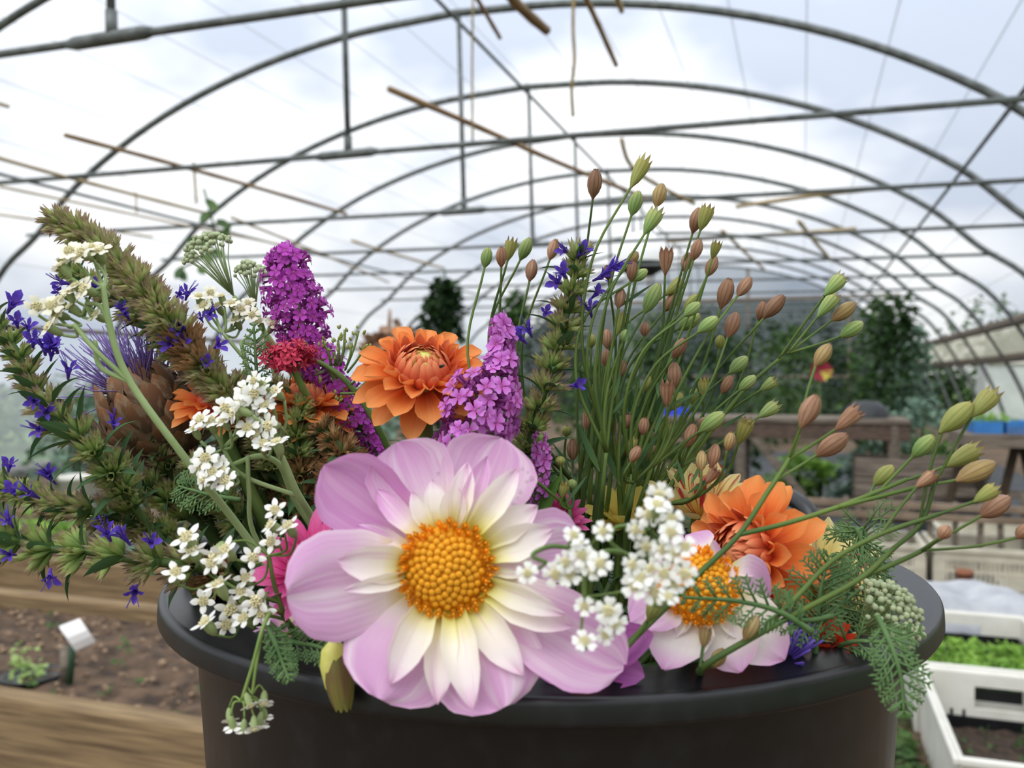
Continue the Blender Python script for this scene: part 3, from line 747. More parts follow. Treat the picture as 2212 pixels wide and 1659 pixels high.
def inner_tray(label, t0, s0, z1):
    t = Thing('compost_tray', label, 'tray', TL(t0, s0, .01))
    Fm = frame(BACK, ZU, TL(t0, s0, .01))
    for a_, b_ in (((0, 0, 0), (.36, .006, z1)), ((0, .554, 0), (.36, .56, z1)), ((0, .006, 0), (.006, .554, z1)), ((.354, .006, 0), (.36, .554, z1))):
        mb = MB(); mb.box(a_, b_); t.add('wall', mb.mesh('wall', M_blackplastic, False), Fm)
    mb = MB(); v, f = [], []; r = rnd(int(s0 * 10))
    for j in range(19):
        for i in range(13): v.append((.006 + .348 * i / 12, .006 + .548 * j / 18, z1 - .03 + r.uniform(-.006, .008)))
    for j in range(18):
        for i in range(12): k = j * 13 + i; f.append((k, k + 1, k + 14, k + 13))
    mb.add(v, f); t.add('compost', mb.mesh('compost', M_compost), Fm)
inner_tray('black tray of dark compost inside the white crate', .332, 2.02, .075)
inner_tray('black tray under the bright green seedlings', .32, 2.66, .125)
b = MB(); r = rnd(41)
for _ in range(420):
    p = TL(.33 + r.random() * .34, 2.68 + r.random() * .40, .085 + r.uniform(0, .02))
    b.tube([p, p + Vector((r.uniform(-.01, .01), 0, .04))], .0015, 3, 1)
    leaf_cloud(b, r, 4, p + Vector((0, 0, .05)), (.014, .014, .012), .024)
one('salad_seedlings', b.mesh('salad_seedlings', [M_leaf_light, M_leaf], False), 'dense bright green salad seedlings filling the crate', 'seedlings', kind='stuff')
b = MB(); r = rnd(42)
for _ in range(50):
    p = TL(.36 + r.random() * .31, 2.05 + r.random() * .5, .052)
    b.tube([p, p + Vector((r.uniform(-.015, .015), r.uniform(-.01, .01), r.uniform(.02, .06)))], .0012, 3)
    leaf_cloud(b, r, 3, p + Vector((0, 0, .035)), (.014, .014, .02), .016)
one('sparse_seedlings', b.mesh('sparse_seedlings', M_leaf, False), 'thin scattered seedlings in the dark compost crate', 'seedlings', kind='stuff')
b = MB(); r = rnd(43)
for _ in range(1500):
    p = TL(-.35 + r.random() * .64, 1.4 + r.random() * 2.3, r.uniform(.0, .02))
    leaf_cloud(b, r, 4, p + Vector((0, 0, .02)), (.02, .02, .015), .03)
one('path_weeds', b.mesh('path_weeds', M_leaf, False), 'green weeds carpeting the ground beside the white crates', 'weeds', kind='stuff')
# fleece and black box
b = MB(); v, f = [], []; r = rnd(44)
for j in range(25):
    for i in range(31):
        x, y = i / 30, j / 24
        h = .2 * min(1, 4 * min(x, 1 - x + .02, y + .05, 1.05 - y)) ** .5 + .012 * math.sin(x * 17 + y * 5) + .01 * math.sin(y * 23 - x * 9) + r.uniform(-.003, .003)
        v.append(TL(.18 + x * .75, 3.32 + y * .5, max(.012, h)))
for j in range(24):
    for i in range(30): k = j * 31 + i; f.append((k, k + 1, k + 32, k + 31))
b.add(v, f); one('fleece_cover', b.mesh('fleece_cover', M_fleece), 'crumpled pale grey fleece sheet behind the white crates', 'sheet')
t_ = tray('storage_box', 'dark grey plastic box beside the crumpled fleece', TL(.76, 2.75, 0), .35, .5, .2, M_greyplastic); t_.o['category'] = 'box'

# white sheet outside, round white hanging dome
t_ = Thing('white_cover', 'white sheeted low frame standing outside the open side', 'cover', P(2190, 900, 14.6))
b = MB(); q = P(2118, 900, 14.6); q.z = 0
b.add([q, q + LT * 2.6, q + LT * 2.6 + Vector((0, 0, 1.34)), q + LT * .12 + Vector((0, 0, 1.34)), q + BACK * .9, q + LT * 2.6 + BACK * .9, q + LT * 2.6 + BACK * .9 + Vector((0, 0, 1.34)), q + LT * .12 + BACK * .9 + Vector((0, 0, 1.34))], [(0, 1, 2, 3), (4, 7, 6, 5), (0, 3, 7, 4), (1, 5, 6, 2), (3, 2, 6, 7)])
t_.add('sheet', b.mesh('sheet', M_sheet, False))
b = MB(); b.tube([q + LT * .1 + Vector((0, -.02, 1.24)), q + LT * 2.6 + Vector((0, -.02, 1.24))], .03, 6); t_.add('ridge_pole', b.mesh('ridge_pole', M_whiteplastic))
lm = Thing('hanging_dome', 'round white dome hanging under the far roof', 'dome', P(1385, 560, 11))
b = MB(); b.lathe([(.34, -.05), (.345, .05), (.32, .16), (.26, .25), (.17, .31), (.07, .34), (.0, .345)], 24, M=T3(P(1385, 560, 11))); lm.add('shell', b.mesh('shell', simple('white_dome', '#ffffff', .5)))
b = MB(); b.lathe([(.0, -.22), (.16, -.2), (.27, -.13), (.33, -.05)], 24, M=T3(P(1385, 562, 11))); lm.add('lower_grille', b.mesh('lower_grille', M_dark))
b = MB(); b.tube([P(1385, 500, 11), P(1385, 440, 11)], .012, 5); lm.add('hanger', b.mesh('hanger', M_steel))

b = MB(); v, f = [], []; r = rnd(45)
for j in range(13):
    for i in range(17): v.append(TL(-.9 + 3.0 * i / 16, 4.6 + 7.4 * j / 12, .006 + r.uniform(0, .012)))
for j in range(12):
    for i in range(16): k = j * 17 + i; f.append((k, k + 1, k + 18, k + 17))
b.add(v, f); one('ground_sheet', b.mesh('ground_sheet', simple('woven_sheet', '#33363a', .8, '#4a4d50', 12)), 'dark grey woven sheet on the floor below the bench', 'sheet')
for i, (px, d, h, w, mt, lb) in enumerate([(1250, 6.3, .5, .3, M_leaf_dark, 'low dark plant left of the wooden bench'), (1440, 6.0, .42, .3, M_leaf, 'low green plant in front of the wooden bench'), (1180, 5.6, .45, .3, M_leaf, 'low green plant behind the hyssop spike'), (1600, 7.6, .9, .35, M_leaf_dark, 'dark plant just behind the bench planks'), (1480, 7.7, .95, .35, M_leaf, 'mid green plant just behind the bench planks'), (1900, 6.6, .6, .25, M_leaf_blue, 'glaucous plant behind the wooden planter'), (2010, 6.5, .6, .25, M_leaf, 'green plant behind the planter end')]):
    bush('leafy_crop', lb, 'plant', gnd(px, d), [(0, 0, h * .55, w, w * .8, h * .45), (-.1, .1, h * .3, w * .9, w * .8, h * .3)], 300, .09, mt, 260 + i)

for i, (px, d, h, w) in enumerate([(1960, 21.2, 1.5, .5), (2020, 23.4, 1.6, .55), (2050, 20.6, 1.4, .4), (2115, 21.5, 1.4, .45)]):
    bush('hedge_bush', 'distant green hedge bush on the grass beyond the open side', 'bush', gnd(px, d), [(0, 0, h * .5, w, w, h * .5)], 420, .16, (M_leaf_dark, M_leaf)[i % 2], 300 + i, 'hedge bushes on the grass')
b = MB(); q = gnd(168, 4.6) + Vector((0, 0, .0)); b.lathe([(.0, .0), (.075, .0), (.09, .45), (.098, .45), (.098, .475), (.088, .475), (.07, .02), (.0, .02)], 18, M=T3(q)); one('white_tub', b.mesh('white_tub', M_whiteplastic), 'tall white plastic tub among the plants behind the hyssop', 'tub')

# ================================================================ bucket on a stool
BX, BY, BZ = .0164, .434, .9075
BH = .33
st = Thing('wooden_stool', 'small wooden stool carrying the black bucket', 'stool', (BX, BY, 0))
zt = BZ - BH
for k in range(4):
    mb = MB(); x0 = BX - .17 + k * .086; mb.box((x0, BY - .16, zt - .03), (x0 + .082, BY + .16, zt), bev=.004); st.add('seat_plank', mb.mesh('seat_plank', M_wood, False))
for sx in (-1, 1):
    for sy in (-1, 1):
        st.add('leg', beam((BX + sx * .14, BY + sy * .13, 0), (BX + sx * .13, BY + sy * .12, zt - .03), .045, .045, M_wood))
    st.add('apron', beam((BX + sx * .13, BY - .11, zt - .06), (BX + sx * .13, BY + .11, zt - .06), .02, .05, M_wood))
bk = Thing('black_bucket', 'large black plastic bucket full of cut flowers', 'bucket', (BX, BY, zt))
O = T3((BX, BY, BZ)) @ S3(1.017, 1.017, 1)
mb = MB(); mb.lathe([(0, -BH), (.138, -BH), (.141, -BH + .004), (.1512, -.17), (.1517, -.168), (.1535, -.166), (.1632, -.022), (.1645, -.0160)], 96, M=O)
bk.add('outer_wall', mb.mesh('outer_wall', M_blackplastic))
mb = MB(); mb.lathe([(.0, -BH + .006), (.134, -BH + .006), (.1555, -.02), (.158, -.012)], 96, M=O)
bk.add('inner_wall', mb.mesh('inner_wall', M_blackplastic))
mb = MB(); mb.lathe([(.157, -.018), (.1572, -.0030), (.1575, -.0014), (.1584, -.0005), (.1598, -.0002), (.1640, -.0004), (.1700, -.0014), (.1742, -.0026), (.1752, -.0027), (.1764, -.0024), (.1774, -.0027), (.1781, -.0037), (.1784, -.0050), (.1787, -.0100), (.1787, -.0108), (.1783, -.0116), (.1774, -.0118), (.1763, -.0112), (.170, -.0100), (.1652, -.0105), (.1640, -.018)], 128, M=O)
bk.add('rim', mb.mesh('rim', M_blackplastic))
for a in (math.radians(187), math.radians(33)):
    rad = Vector((math.cos(a), math.sin(a), 0)); tan = Vector((-math.sin(a), math.cos(a), 0)); c = Vector((BX, BY, BZ)) + rad * .169
    mb = MB()
    if a > 2: mb.tube(smooth([c + tan * .022 - rad * .006 + Vector((0, 0, -.004)), c + tan * .02 + Vector((0, 0, .006)), c + rad * .006 + Vector((0, 0, .011)), c - tan * .02 + Vector((0, 0, .006)), c - tan * .022 - rad * .006 + Vector((0, 0, -.004))], 6), .0048, 8)
    else: mb.tube(smooth([c + tan * .032 - rad * .004 + Vector((0, 0, -.004)), c + tan * .03 + Vector((0, 0, .012)), c + rad * .004 + Vector((0, 0, .022)), c - tan * .03 + Vector((0, 0, .012)), c - tan * .032 - rad * .004 + Vector((0, 0, -.004))], 6), .0055, 8)
    bk.add('handle_loop', mb.mesh('handle_loop', M_blackplastic))
    mb = MB(); mb.box((-.014, -.003, -.05), (.014, .003, -.004), M=frame(rad, ZU, Vector((BX, BY, BZ)) + rad * .157), bev=.001); bk.add('handle_socket', mb.mesh('handle_socket', M_blackplastic, False))
def rootpt(seed, spread=.09):
    r = rnd(seed * 7 + 1); a = r.uniform(0, 2 * PI); q = spread * math.sqrt(r.random())
    return Vector((BX + q * math.cos(a), BY + q * math.sin(a), BZ - .24))
CENTER = Vector((BX, BY, BZ))

# ================================================================ plant materials
M_stem = simple('stem_green', '#5f7a3c', .6, '#7f9850', 60, objvar=.12, trans=.1)
M_stemdk = simple('stem_dark', '#3c5528', .6, '#587038', 60, objvar=.12)
M_stempale = simple('stem_pale', '#8aa268', .6, '#9eb27c', 60)
M_pink = petal_mat('pink_petal', [(0, '#d0c84a'), (.2, '#eee6a4'), (.34, '#f8ecea'), (.54, '#eac2e2'), (.78, '#e2aeda'), (1, '#e0aad8')], '#f9eaf4', .65, us=11, vs=.6)
M_pinkdeep = petal_mat('pink_petal_deep', [(0, '#e6da7c'), (.15, '#eed0d8'), (.4, '#df9ed4'), (1, '#d99ad2')], '#efc6e6', .5, us=9, vs=.7)
M_cream = petal_mat('cream_petal', [(0, '#a8ac2c'), (.16, '#d8d24e'), (.3, '#f2ecb4'), (.46, '#faf5e6'), (.78, '#f8f0ee'), (1, '#ecc8e2')], '#dc9cd0', .5, us=4, vs=.45, slo=.54, shi=.70)
M_disc = simple('disc_orange', '#e2960e', .6, '#f2ac1e', 200, trans=.1, objvar=.1)
M_discout = simple('disc_outer', '#f49c14', .6, '#fbbc32', 200, trans=.15, objvar=.12)
M_orange = petal_mat('orange_petal', [(0, '#d8482c'), (.25, '#ea6c3a'), (.6, '#f28c46'), (1, '#f7a862')], '#f9b070', .35, us=10, vs=.8, trans=.3)
M_orangein = petal_mat('orange_inner', [(0, '#b84a30'), (.6, '#d86a46'), (1, '#ea9a6a')], None, trans=.15)
M_yolk = simple('green_centre', '#b9b84e', .6, '#d6d277', 120)
M_magenta = petal_mat('magenta_petal', [(0, '#c02a78'), (.5, '#e04498'), (1, '#f07cb8')], '#f59cc8', .4)
M_purplep = petal_mat('purple_pink_petal', [(0, '#e8c86a'), (.15, '#e2a0c8'), (.5, '#c866c0'), (1, '#d48cd0')], '#b858b4', .5)
M_stripe = petal_mat('striped_petal', [(0, '#d8b04a'), (.4, '#f0dc8a'), (1, '#f4eab0')], '#c23448', 1.0, us=4, vs=.5, slo=.52, shi=.60, trans=.25)
M_redp = petal_mat('red_petal', [(0, '#8e1a22'), (.6, '#c8321e'), (1, '#d84a28')], None)
M_white = petal_mat('yarrow_white', [(0, '#e4e6d4'), (.3, '#f6f6f0'), (1, '#fbfbf8')], None, trans=.2, objvar=.03)
M_creamy = petal_mat('yarrow_cream', [(0, '#e8e2c0'), (.4, '#f4f0dc'), (1, '#f6f3e4')], None, trans=.2, objvar=.04)
M_ydisc = simple('yarrow_disc', '#d8d0a0', .7, '#efe8c4', 400)
M_ycalyx = simple('yarrow_calyx', '#7d9058', .7, '#9aa874', 200)
M_budgreen = simple('yarrow_bud', '#93a074', .7, '#b9c2a0', 250, objvar=.12)
M_hcalyx = petal_mat('hyssop_calyx', [(0, '#86a052'), (.45, '#aebb74'), (.75, '#b4ac7c'), (1, '#92667a')], None, trans=.3, objvar=.14)
M_hcalyxg = petal_mat('hyssop_calyx_green', [(0, '#6c8e46'), (.5, '#a2ba6c'), (.8, '#b0b074'), (1, '#926a7a')], None, trans=.3, objvar=.14)
M_hcalyxb = petal_mat('hyssop_calyx_brown', [(0, '#80804a'), (.5, '#a88a5e'), (1, '#a87a58')], None, trans=.2, objvar=.14)
M_hleaf = petal_mat('hyssop_leaf', [(0, '#56743f'), (.5, '#456540'), (1, '#3b5936')], '#5f7e52', .5, us=6, trans=.22, objvar=.15)
M_violet = petal_mat('hyssop_violet', [(0, '#7a58b4'), (.5, '#5a3fb4'), (1, '#6a50d0')], None, trans=.3, objvar=.15)
M_budd = petal_mat('buddleia_purple', [(0, '#9a2f94'), (.4, '#b03cae'), (1, '#bc50be')], None, trans=.25, objvar=.14)
M_buddp = petal_mat('buddleia_pink', [(0, '#b850a8'), (.4, '#cc70cc'), (1, '#d68cdc')], None, trans=.25, objvar=.14)
M_throat = simple('throat_orange', '#d0652a', .6)
M_tube = simple('buddleia_tube', '#8e3a86', .6, '#b05aa8', 200)
M_valer = petal_mat('valerian_red', [(0, '#b02848'), (1, '#e04c6a')], None, trans=.2, objvar=.12)
M_cap = {'g': petal_mat('capsule_green', [(0, '#6f8a48'), (.4, '#86a35e'), (.8, '#adb670'), (1, '#8d6a60')], '#c2cc90', .4, us=5, vs=.8, slo=.5, trans=.2, objvar=.15, ribs='#4c6a38'),
         'b': petal_mat('capsule_brown', [(0, '#84583f'), (.5, '#a07a60'), (1, '#856049')], '#c8a486', .6, us=5, vs=1.5, trans=.15, objvar=.2, ribs='#6a3f2e'),
         't': petal_mat('capsule_tan', [(0, '#96704a'), (.5, '#ab935e'), (1, '#8c6c4c')], '#c8b488', .5, us=5, vs=1, trans=.15, objvar=.15, ribs='#6e5030'),
         'y': petal_mat('capsule_olive', [(0, '#74823e'), (.5, '#969c56'), (.85, '#a49c5a'), (1, '#80503c')], '#ccc880', .4, us=5, vs=1, trans=.2, objvar=.15, ribs='#6f7434')}
M_bract = petal_mat('cardoon_bract', [(0, '#5e5040'), (.5, '#7c5a42'), (.9, '#986a4c'), (1, '#b08664')], '#a0937a', .55, us=3, vs=2.5, slo=.5, shi=.62, trans=.05, objvar=.25)
M_filam = simple('cardoon_filament', '#7c60b4', .5, '#a790d6', 90, trans=.2)
M_filampur = simple('knapweed_filament', '#5a3fb0', .5, '#8a6ed6', 90, trans=.2)
M_fern = simple('fern_green', '#4b6c3c', .65, '#6c8c56', 60, objvar=.12, trans=.15)
M_fill = petal_mat('filler_leaf', [(0, '#3c5530'), (1, '#33492a')], '#4d6640', .5, trans=.2, objvar=.2)
M_budcal = petal_mat('bud_sepal', [(0, '#6a7a34'), (.5, '#7a6a3c'), (1, '#8a8a44')], '#5a2e3a', .7, us=5, vs=.6, trans=.15)

# ================================================================ dahlias
def stem_path(t, pts, r0, r1, mat=None, name='stem', n=7):
    mb = MB(); mb.tube(smooth(pts, 6), [r0, r1], n); return t.add(name, mb.mesh(name, mat or M_stem))
def down(p, seed, via=None):                    # stem course from a flower to the bottom of the bucket
    q = rootpt(seed)
    m = via or Vector((p.x * .6 + q.x * .4, p.y * .35 + q.y * .65, min(BZ - .02, p.z - .03)))
    return [p, m, q]
fl0 = MB(); fl0.lathe([(.55, 0), (.8, .5), (1, 1.0), (.85, 1.5), (.4, 1.85), (0.01, 1.95)], 7)
ME_floret_in = fl0.mesh('disc_floret', M_disc)
fl1 = MB(); fl1.lathe([(.45, 0), (.6, 1.2), (.85, 2.1), (1.0, 2.7)], 7)
for k in range(5):
    a = 2 * PI * k / 5; ca, sa = math.cos(a), math.sin(a)
    fl1.add([(ca - sa * .5, sa + ca * .5, 2.6), (ca + sa * .5, sa - ca * .5, 2.6), (ca * 1.25, sa * 1.25, 3.5)], [(0, 1, 2)])
fl1.lathe([(.45, 2.3), (.4, 3.2), (.05, 3.5)], 6)
ME_floret_out = fl1.mesh('disc_floret_open', M_discout)
def disc(t, c, ax, R, n, dome, fs):
    base = MB(); base.lathe([(R * 1.02, -.2 * R), (R * .98, 0), (R * .7, dome * .55), (R * .35, dome * .9), (.0001, dome)], 20, M=zframe(ax, c))
    t.add('disc', base.mesh('disc', M_disc))
    F = zframe(ax, c)
    for i in range(n):
        q = math.sqrt((i + .5) / n); a = i * 2.39996
        r_ = R * q; z = dome * (1 - q * q)
        p = F @ Vector((r_ * math.cos(a), r_ * math.sin(a), z - fs * .3))
        nr = (F.to_3x3() @ Vector((math.cos(a) * q * (.55 if q > .8 else .3), math.sin(a) * q * (.55 if q > .8 else .3), 1))).normalized()
        if q > .80: t.add('open_floret', ME_floret_out, zframe(nr, p, a) @ S3(fs * .85, fs * .85, fs * (.75 + .35 * ((i * 37 % 10) / 10))))
        else: t.add('disc_floret', ME_floret_in, zframe(nr, p, a) @ S3(fs, fs, fs * .8))

# --- the big pink collerette dahlia
D = .252
hd = Thing('pink_dahlia', 'large open pink dahlia with cream collar and orange disc on bucket rim', 'dahlia', P(965, 1250, D + .03))
C0 = P(963, 1232, D); NF = (-FWD + ZU * .10 + RGT * .02).normalized()
outer = [  # tip px, width px, tip depth, base shift, shape, kw
 ((698, 1008), 205, .262, M_pinkdeep, 'round', dict(a0=-.1, a1=.5, roll0=.3, roll1=1.0, ruffle=.02, ph=.5)),
 ((858, 956), 212, .266, M_pink, 'round', dict(a0=-.1, a1=.25, roll0=.3, roll1=.75, ruffle=.02, ph=2)),
 ((1088, 948), 232, .268, M_pink, 'round', dict(a0=-.15, a1=.3, roll0=.3, roll1=.7, ruffle=.02, ph=4)),
 ((1252, 1165), 170, .268, M_pink, 'round', dict(a0=0, a1=-.2, roll0=.2, roll1=.4, ruffle=.03, ph=1)),
 ((1348, 1440), 205, .246, M_pink, 'round', dict(a0=.2, a1=-.4, roll0=.4, roll1=.9, ruffle=.03, ph=2.4)),
 ((1085, 1530), 250, .238, M_pink, 'blunt', dict(a0=.1, a1=-.5, roll0=.2, roll1=-.5, ruffle=.03, ph=.2)),
 ((820, 1510), 255, .240, M_pink, 'blunt', dict(a0=.1, a1=-.5, roll0=.2, roll1=-.4, ruffle=.03, ph=5)),
 ((620, 1286), 236, .240, M_pink, 'blunt', dict(a0=.1, a1=-.3, roll0=.3, roll1=-.35, ruffle=.03, ph=3)),
]
px1 = D / FPX
BVS = []
from mathutils.bvhtree import BVHTree
for i, (tp, w, dt, mt, sh, kw) in enumerate(outer):
    Tp = P(*tp, dt); B = C0 + (P(*tp, D) - C0).normalized() * .008 + FWD * .010
    mb = MB(); petal_between(mb, B, Tp, NF, w * px1, sh, nu=14, nv=26, **kw); hd.add('ray_petal', mb.mesh('ray_petal', mt)); BVS.append(BVHTree.FromPolygons([Vector(q) for q in mb.v], mb.f))
collar = [  # cream inner petals: tip, width px, tip depth, kw
 ((815, 1055), 60, .262, M_pink), ((890, 1062), 50, .258, M_cream), ((935, 1035), 60, .258, M_cream), ((985, 1048), 72, .256, M_cream), ((1012, 1000), 66, .258, M_cream), ((1052, 985), 60, .260, M_pink),
 ((1118, 1010), 78, .258, M_cream), ((1160, 1090), 84, .256, M_cream), ((1196, 1142), 92, .252, M_cream), ((1170, 1220), 60, .256, M_cream),
 ((1236, 1354), 96, .246, M_cream), ((1222, 1330), 60, .243, M_cream), ((1128, 1462), 92, .240, M_cream), ((1022, 1534), 92, .236, M_cream), ((948, 1522), 84, .238, M_cream), ((838, 1476), 96, .240, M_cream),
 ((730, 1205), 98, .244, M_cream), ((742, 1275), 42, .240, M_cream), ((772, 1130), 52, .258, M_pink)]
r = rnd(77)
for i, (tp, w, dt, mt) in enumerate(collar):
    Tp = P(*tp, dt); B = C0 + (P(*tp, D) - C0).normalized() * .0105 + FWD * .004
    mb = MB(); petal_between(mb, B, Tp, NF, w * .9 * px1, 'point' if i not in (16, 9) else 'oval', nu=8, nv=14, a0=r.uniform(.15, .4), a1=-r.uniform(.3, .75), roll0=.6, roll1=r.uniform(.2, .9), ruffle=.025, ph=r.uniform(0, 6), side=r.uniform(-.06, .06)); hd.add('collar_petal', mb.mesh('collar_petal', mt))
disc(hd, C0 - FWD * .001 * 0 + FWD * .002, NF, .0132, 150, .0060, .00116)
stem_path(hd, [C0 + FWD * .004, C0 + FWD * .03 + ZU * -.005, C0 + FWD * .07 + ZU * -.05, rootpt(1)], .004, .004, M_stemdk)
mb = MB()
for k in range(8):
    a = k * PI / 4; c = C0 + FWD * .014
    petal_between(mb, c, c + Vector((math.cos(a) * .018, .006, math.sin(a) * .018)), -FWD, .009, 'oval', nu=3, nv=4)
hd.add('sepals', mb.mesh('sepals', M_stem))
# water drops on the upper right petal
dm = MB(); dm.lathe([(1, 0), (.9, .35), (.55, .65), (0.01, .78)], 8)
M_drop, dn, dl = _new('water'); _o = dn.new('ShaderNodeOutputMaterial'); _g = dn.new('ShaderNodeBsdfGlass'); _g.inputs['IOR'].default_value = 1.33; _g.inputs['Roughness'].default_value = .02; dl.new(_g.outputs[0], _o.inputs[0])
ME_drop = dm.mesh('water_drop', M_drop)
from mathutils.bvhtree import BVHTree
for x, y, q in [(1148, 1034, .0008), (1138, 1040, .0005), (1124, 1062, .0006), (1110, 1090, .0007), (1113, 1103, .0005), (1128, 1012, .0005), (946, 1022, .0006), (1090, 1052, .0004), (1118, 1076, .0004), (1140, 1020, .0004)]:
    best = None; dr = (P(x, y, 1) - CPOS).normalized()
    for bv in BVS:
        h = bv.ray_cast(CPOS, dr)
        if h[0] is not None and (best is None or h[3] < best[3]): best = h
    if best:
        nn = best[1] if best[1].dot(dr) < 0 else -best[1]
        one('water_drop', ME_drop, 'clear water drop on an upper petal of the large pink dahlia', 'water drop', 'water drops on the large pink dahlia', zframe(nn, best[0]) @ S(q))

# --- ball/decorative dahlia maker
def dahlia(name, label, c, ax, R, rings, mats, seed, centre=None, stem=None, core=.34):
    t = Thing(name, label, 'dahlia', c)
    r = rnd(seed); F = zframe(ax, c, r.uniform(0, 1)); F3 = F.to_3x3(); axv = F3 @ Vector((0, 0, 1))
    for (n, th, L, W, rb, zb, shape, kw, mt, nm) in rings:
        vs = []
        for q in range(2):
            mb = MB(); k2 = dict(kw); k2['a1'] = kw.get('a1', 0) * (1 + .25 * q); k2['roll1'] = kw.get('roll1', 0) * (1 - .12 * q)
            v, f, uv, e = petal(L * R, W * R, shape, nu=6, nv=9, **k2); mb.add(v, f, uv); vs.append(mb.mesh(nm, mats[mt]))
        off = r.uniform(0, 2 * PI)
        for i in range(n):
            a = off + 2 * PI * (i + r.uniform(-.14, .14)) / n; thj = th + r.uniform(-.07, .07)
            rad = F3 @ Vector((math.cos(a), math.sin(a), 0))
            d = axv * math.cos(thj) + rad * math.sin(thj); nn = axv * math.sin(thj) - rad * math.cos(thj)
            t.add(nm, vs[i % 2], frame(d, nn, c + rad * rb * R + axv * zb * R) @ S(r.uniform(.92, 1.07)))
    if centre is not None:
        mb = MB(); mb.lathe([(core, -.15), (core * 1.05, .1), (core * .9, .28), (core * .5, .40), (.001, .43)], 16, M=F @ S(R)); t.add('flower_centre', mb.mesh('flower_centre', centre))
    if stem: stem_path(t, stem, .0042 * R / .025, .004, M_stem)
    mb = MB()
    for k in range(7):
        a = 2 * PI * k / 7; rad = F3 @ Vector((math.cos(a), math.sin(a), 0)); b0 = c - axv * .22 * R
        petal_between(mb, b0 + rad * .06 * R, b0 + rad * .42 * R + axv * .02 * R, axv, .2 * R, 'oval', nu=2, nv=4)
    t.add('sepals', mb.mesh('sepals', M_stem))
    return t
OR = [(9, 2.0, .88, .54, .22, -.14, 'oval', dict(a0=.15, a1=-.25, roll0=1.0, roll1=.7), 0, 'ray_petal'),
      (11, 1.62, .82, .50, .26, -.06, 'round', dict(a0=.1, a1=-.1, roll0=1.5, roll1=.8), 0, 'ray_petal'),
      (12, 1.3, .72, .42, .28, .0, 'round', dict(a0=.15, a1=-.05, roll0=2.0, roll1=1.2), 0, 'ray_petal'),
      (12, 1.0, .50, .34, .34, .02, 'blunt', dict(a0=.1, a1=.1, roll0=2.3, roll1=1.7), 0, 'ray_petal'),
      (15, .72, .44, .22, .42, .0, 'oval', dict(a0=.1, a1=.55, roll0=1.3, roll1=1.0), 1, 'inner_petal'),
      (19, .42, .50, .18, .44, .02, 'oval', dict(a0=.2, a1=.95, roll0=1.0, roll1=.8), 1, 'inner_petal'),
      (19, .24, .48, .15, .39, .06, 'oval', dict(a0=.2, a1=1.05, roll0=.9, roll1=.8), 1, 'inner_petal'),
      (17, .12, .42, .12, .31, .13, 'oval', dict(a0=.2, a1=1.05, roll0=.9, roll1=.8), 1, 'inner_petal'),
      (15, .05, .32, .09, .25, .20, 'oval', dict(a0=.1, a1=.7, roll0=.9, roll1=.8), 1, 'inner_petal')]
D1 = .345; c = P(912, 812, D1); ax1 = Vector((.12, -.62, .78))
dahlia('orange_dahlia', 'upright orange dahlia with greenish centre on a thick stem', c, ax1, .0258, OR, [M_orange, M_orangein], 5, M_yolk, [c - ax1.normalized() * .004, c + Vector((0, .002, -.02)), P(920, 990, D1 + .01), P(935, 1150, D1 + .04), rootpt(2)])
fly = Thing('small_fly', 'tiny dark fly sitting on the orange dahlia centre', 'fly', P(953, 792, D1 - .016))
mb = MB(); mb.lathe([(.0001, -1), (.45, -.8), (.6, -.2), (.5, .4), (.35, .7), (.38, .9), (.0001, 1.2)], 8, M=frame(Vector((1, -.2, .35)), ZU, P(954, 791, D1 - .0165)) @ Matrix.Rotation(-PI / 2, 4, 'X') @ S(.0011)); fly.add('body', mb.mesh('body', M_dark))
for sg in (-1, 1):
    mb = MB(); q = P(954, 790, D1 - .0168); petal_between(mb, q, q + Vector((-.002, sg * .0007, .0005)), ZU, .0009, 'oval', nu=2, nv=3); fly.add('wing', mb.mesh('wing', M_greyplastic))

c = P(1622, 1196, .315); ax2 = Vector((-.80, -.52, .16))
dahlia('orange_dahlia', 'deep orange dahlia leaning sideways above the pink-white dahlia', c, ax2, .0265, OR, [M_orange, M_orangein], 8, M_orangein, [c + Vector((.01, .012, -.003)), c + Vector((.02, .03, -.03)), rootpt(3)])
mb = None
c = P(665, 872, .40)
dahlia('orange_dahlia', 'half hidden orange dahlia beneath the crimson valerian', c, Vector((.1, -.3, .95)), .022, OR, [M_orange, M_orangein], 11, M_yolk, [c, c + Vector((.01, .02, -.06)), rootpt(4)])
c = P(455, 872, .375)
dahlia('orange_dahlia', 'mostly hidden orange dahlia behind the cardoon head', c, Vector((.1, -.4, .9)), .016, OR[:3], [M_orange, M_orangein], 12, M_orangein, [c, c + Vector((.02, .02, -.06)), rootpt(5)])
MG = [(14, 1.5, 1, .34, .12, -.05, 'point', dict(a0=.1, a1=.2, roll0=.8, roll1=.5), 0, 'ray_petal'), (14, 1.15, .9, .32, .12, 0, 'point', dict(a0=.1, a1=.3, roll0=.8, roll1=.5), 0, 'ray_petal'), (12, .8, .75, .28, .1, .02, 'point', dict(a0=.1, a1=.4, roll0=.8, roll1=.6), 0, 'ray_petal'), (10, .45, .6, .24, .06, .03, 'point', dict(a0=0, a1=.4, roll0=.9, roll1=.8), 0, 'ray_petal')]
c = P(668, 1228, .30); dahlia('magenta_dahlia', 'bright magenta pointed dahlia tucked behind the large pink dahlia', c, Vector((-.35, -.6, .55)), .0195, MG, [M_magenta], 14, None, [c, c + Vector((.02, .03, -.03)), rootpt(6)])
c = P(628, 1362, .32); dahlia('blush_dahlia', 'pale blush dahlia inside the bucket below the yarrow', c, Vector((-.1, -.5, .8)), .014, MG[:3], [M_pink], 15, None, [c, c + Vector((.01, .02, -.03)), rootpt(7)])
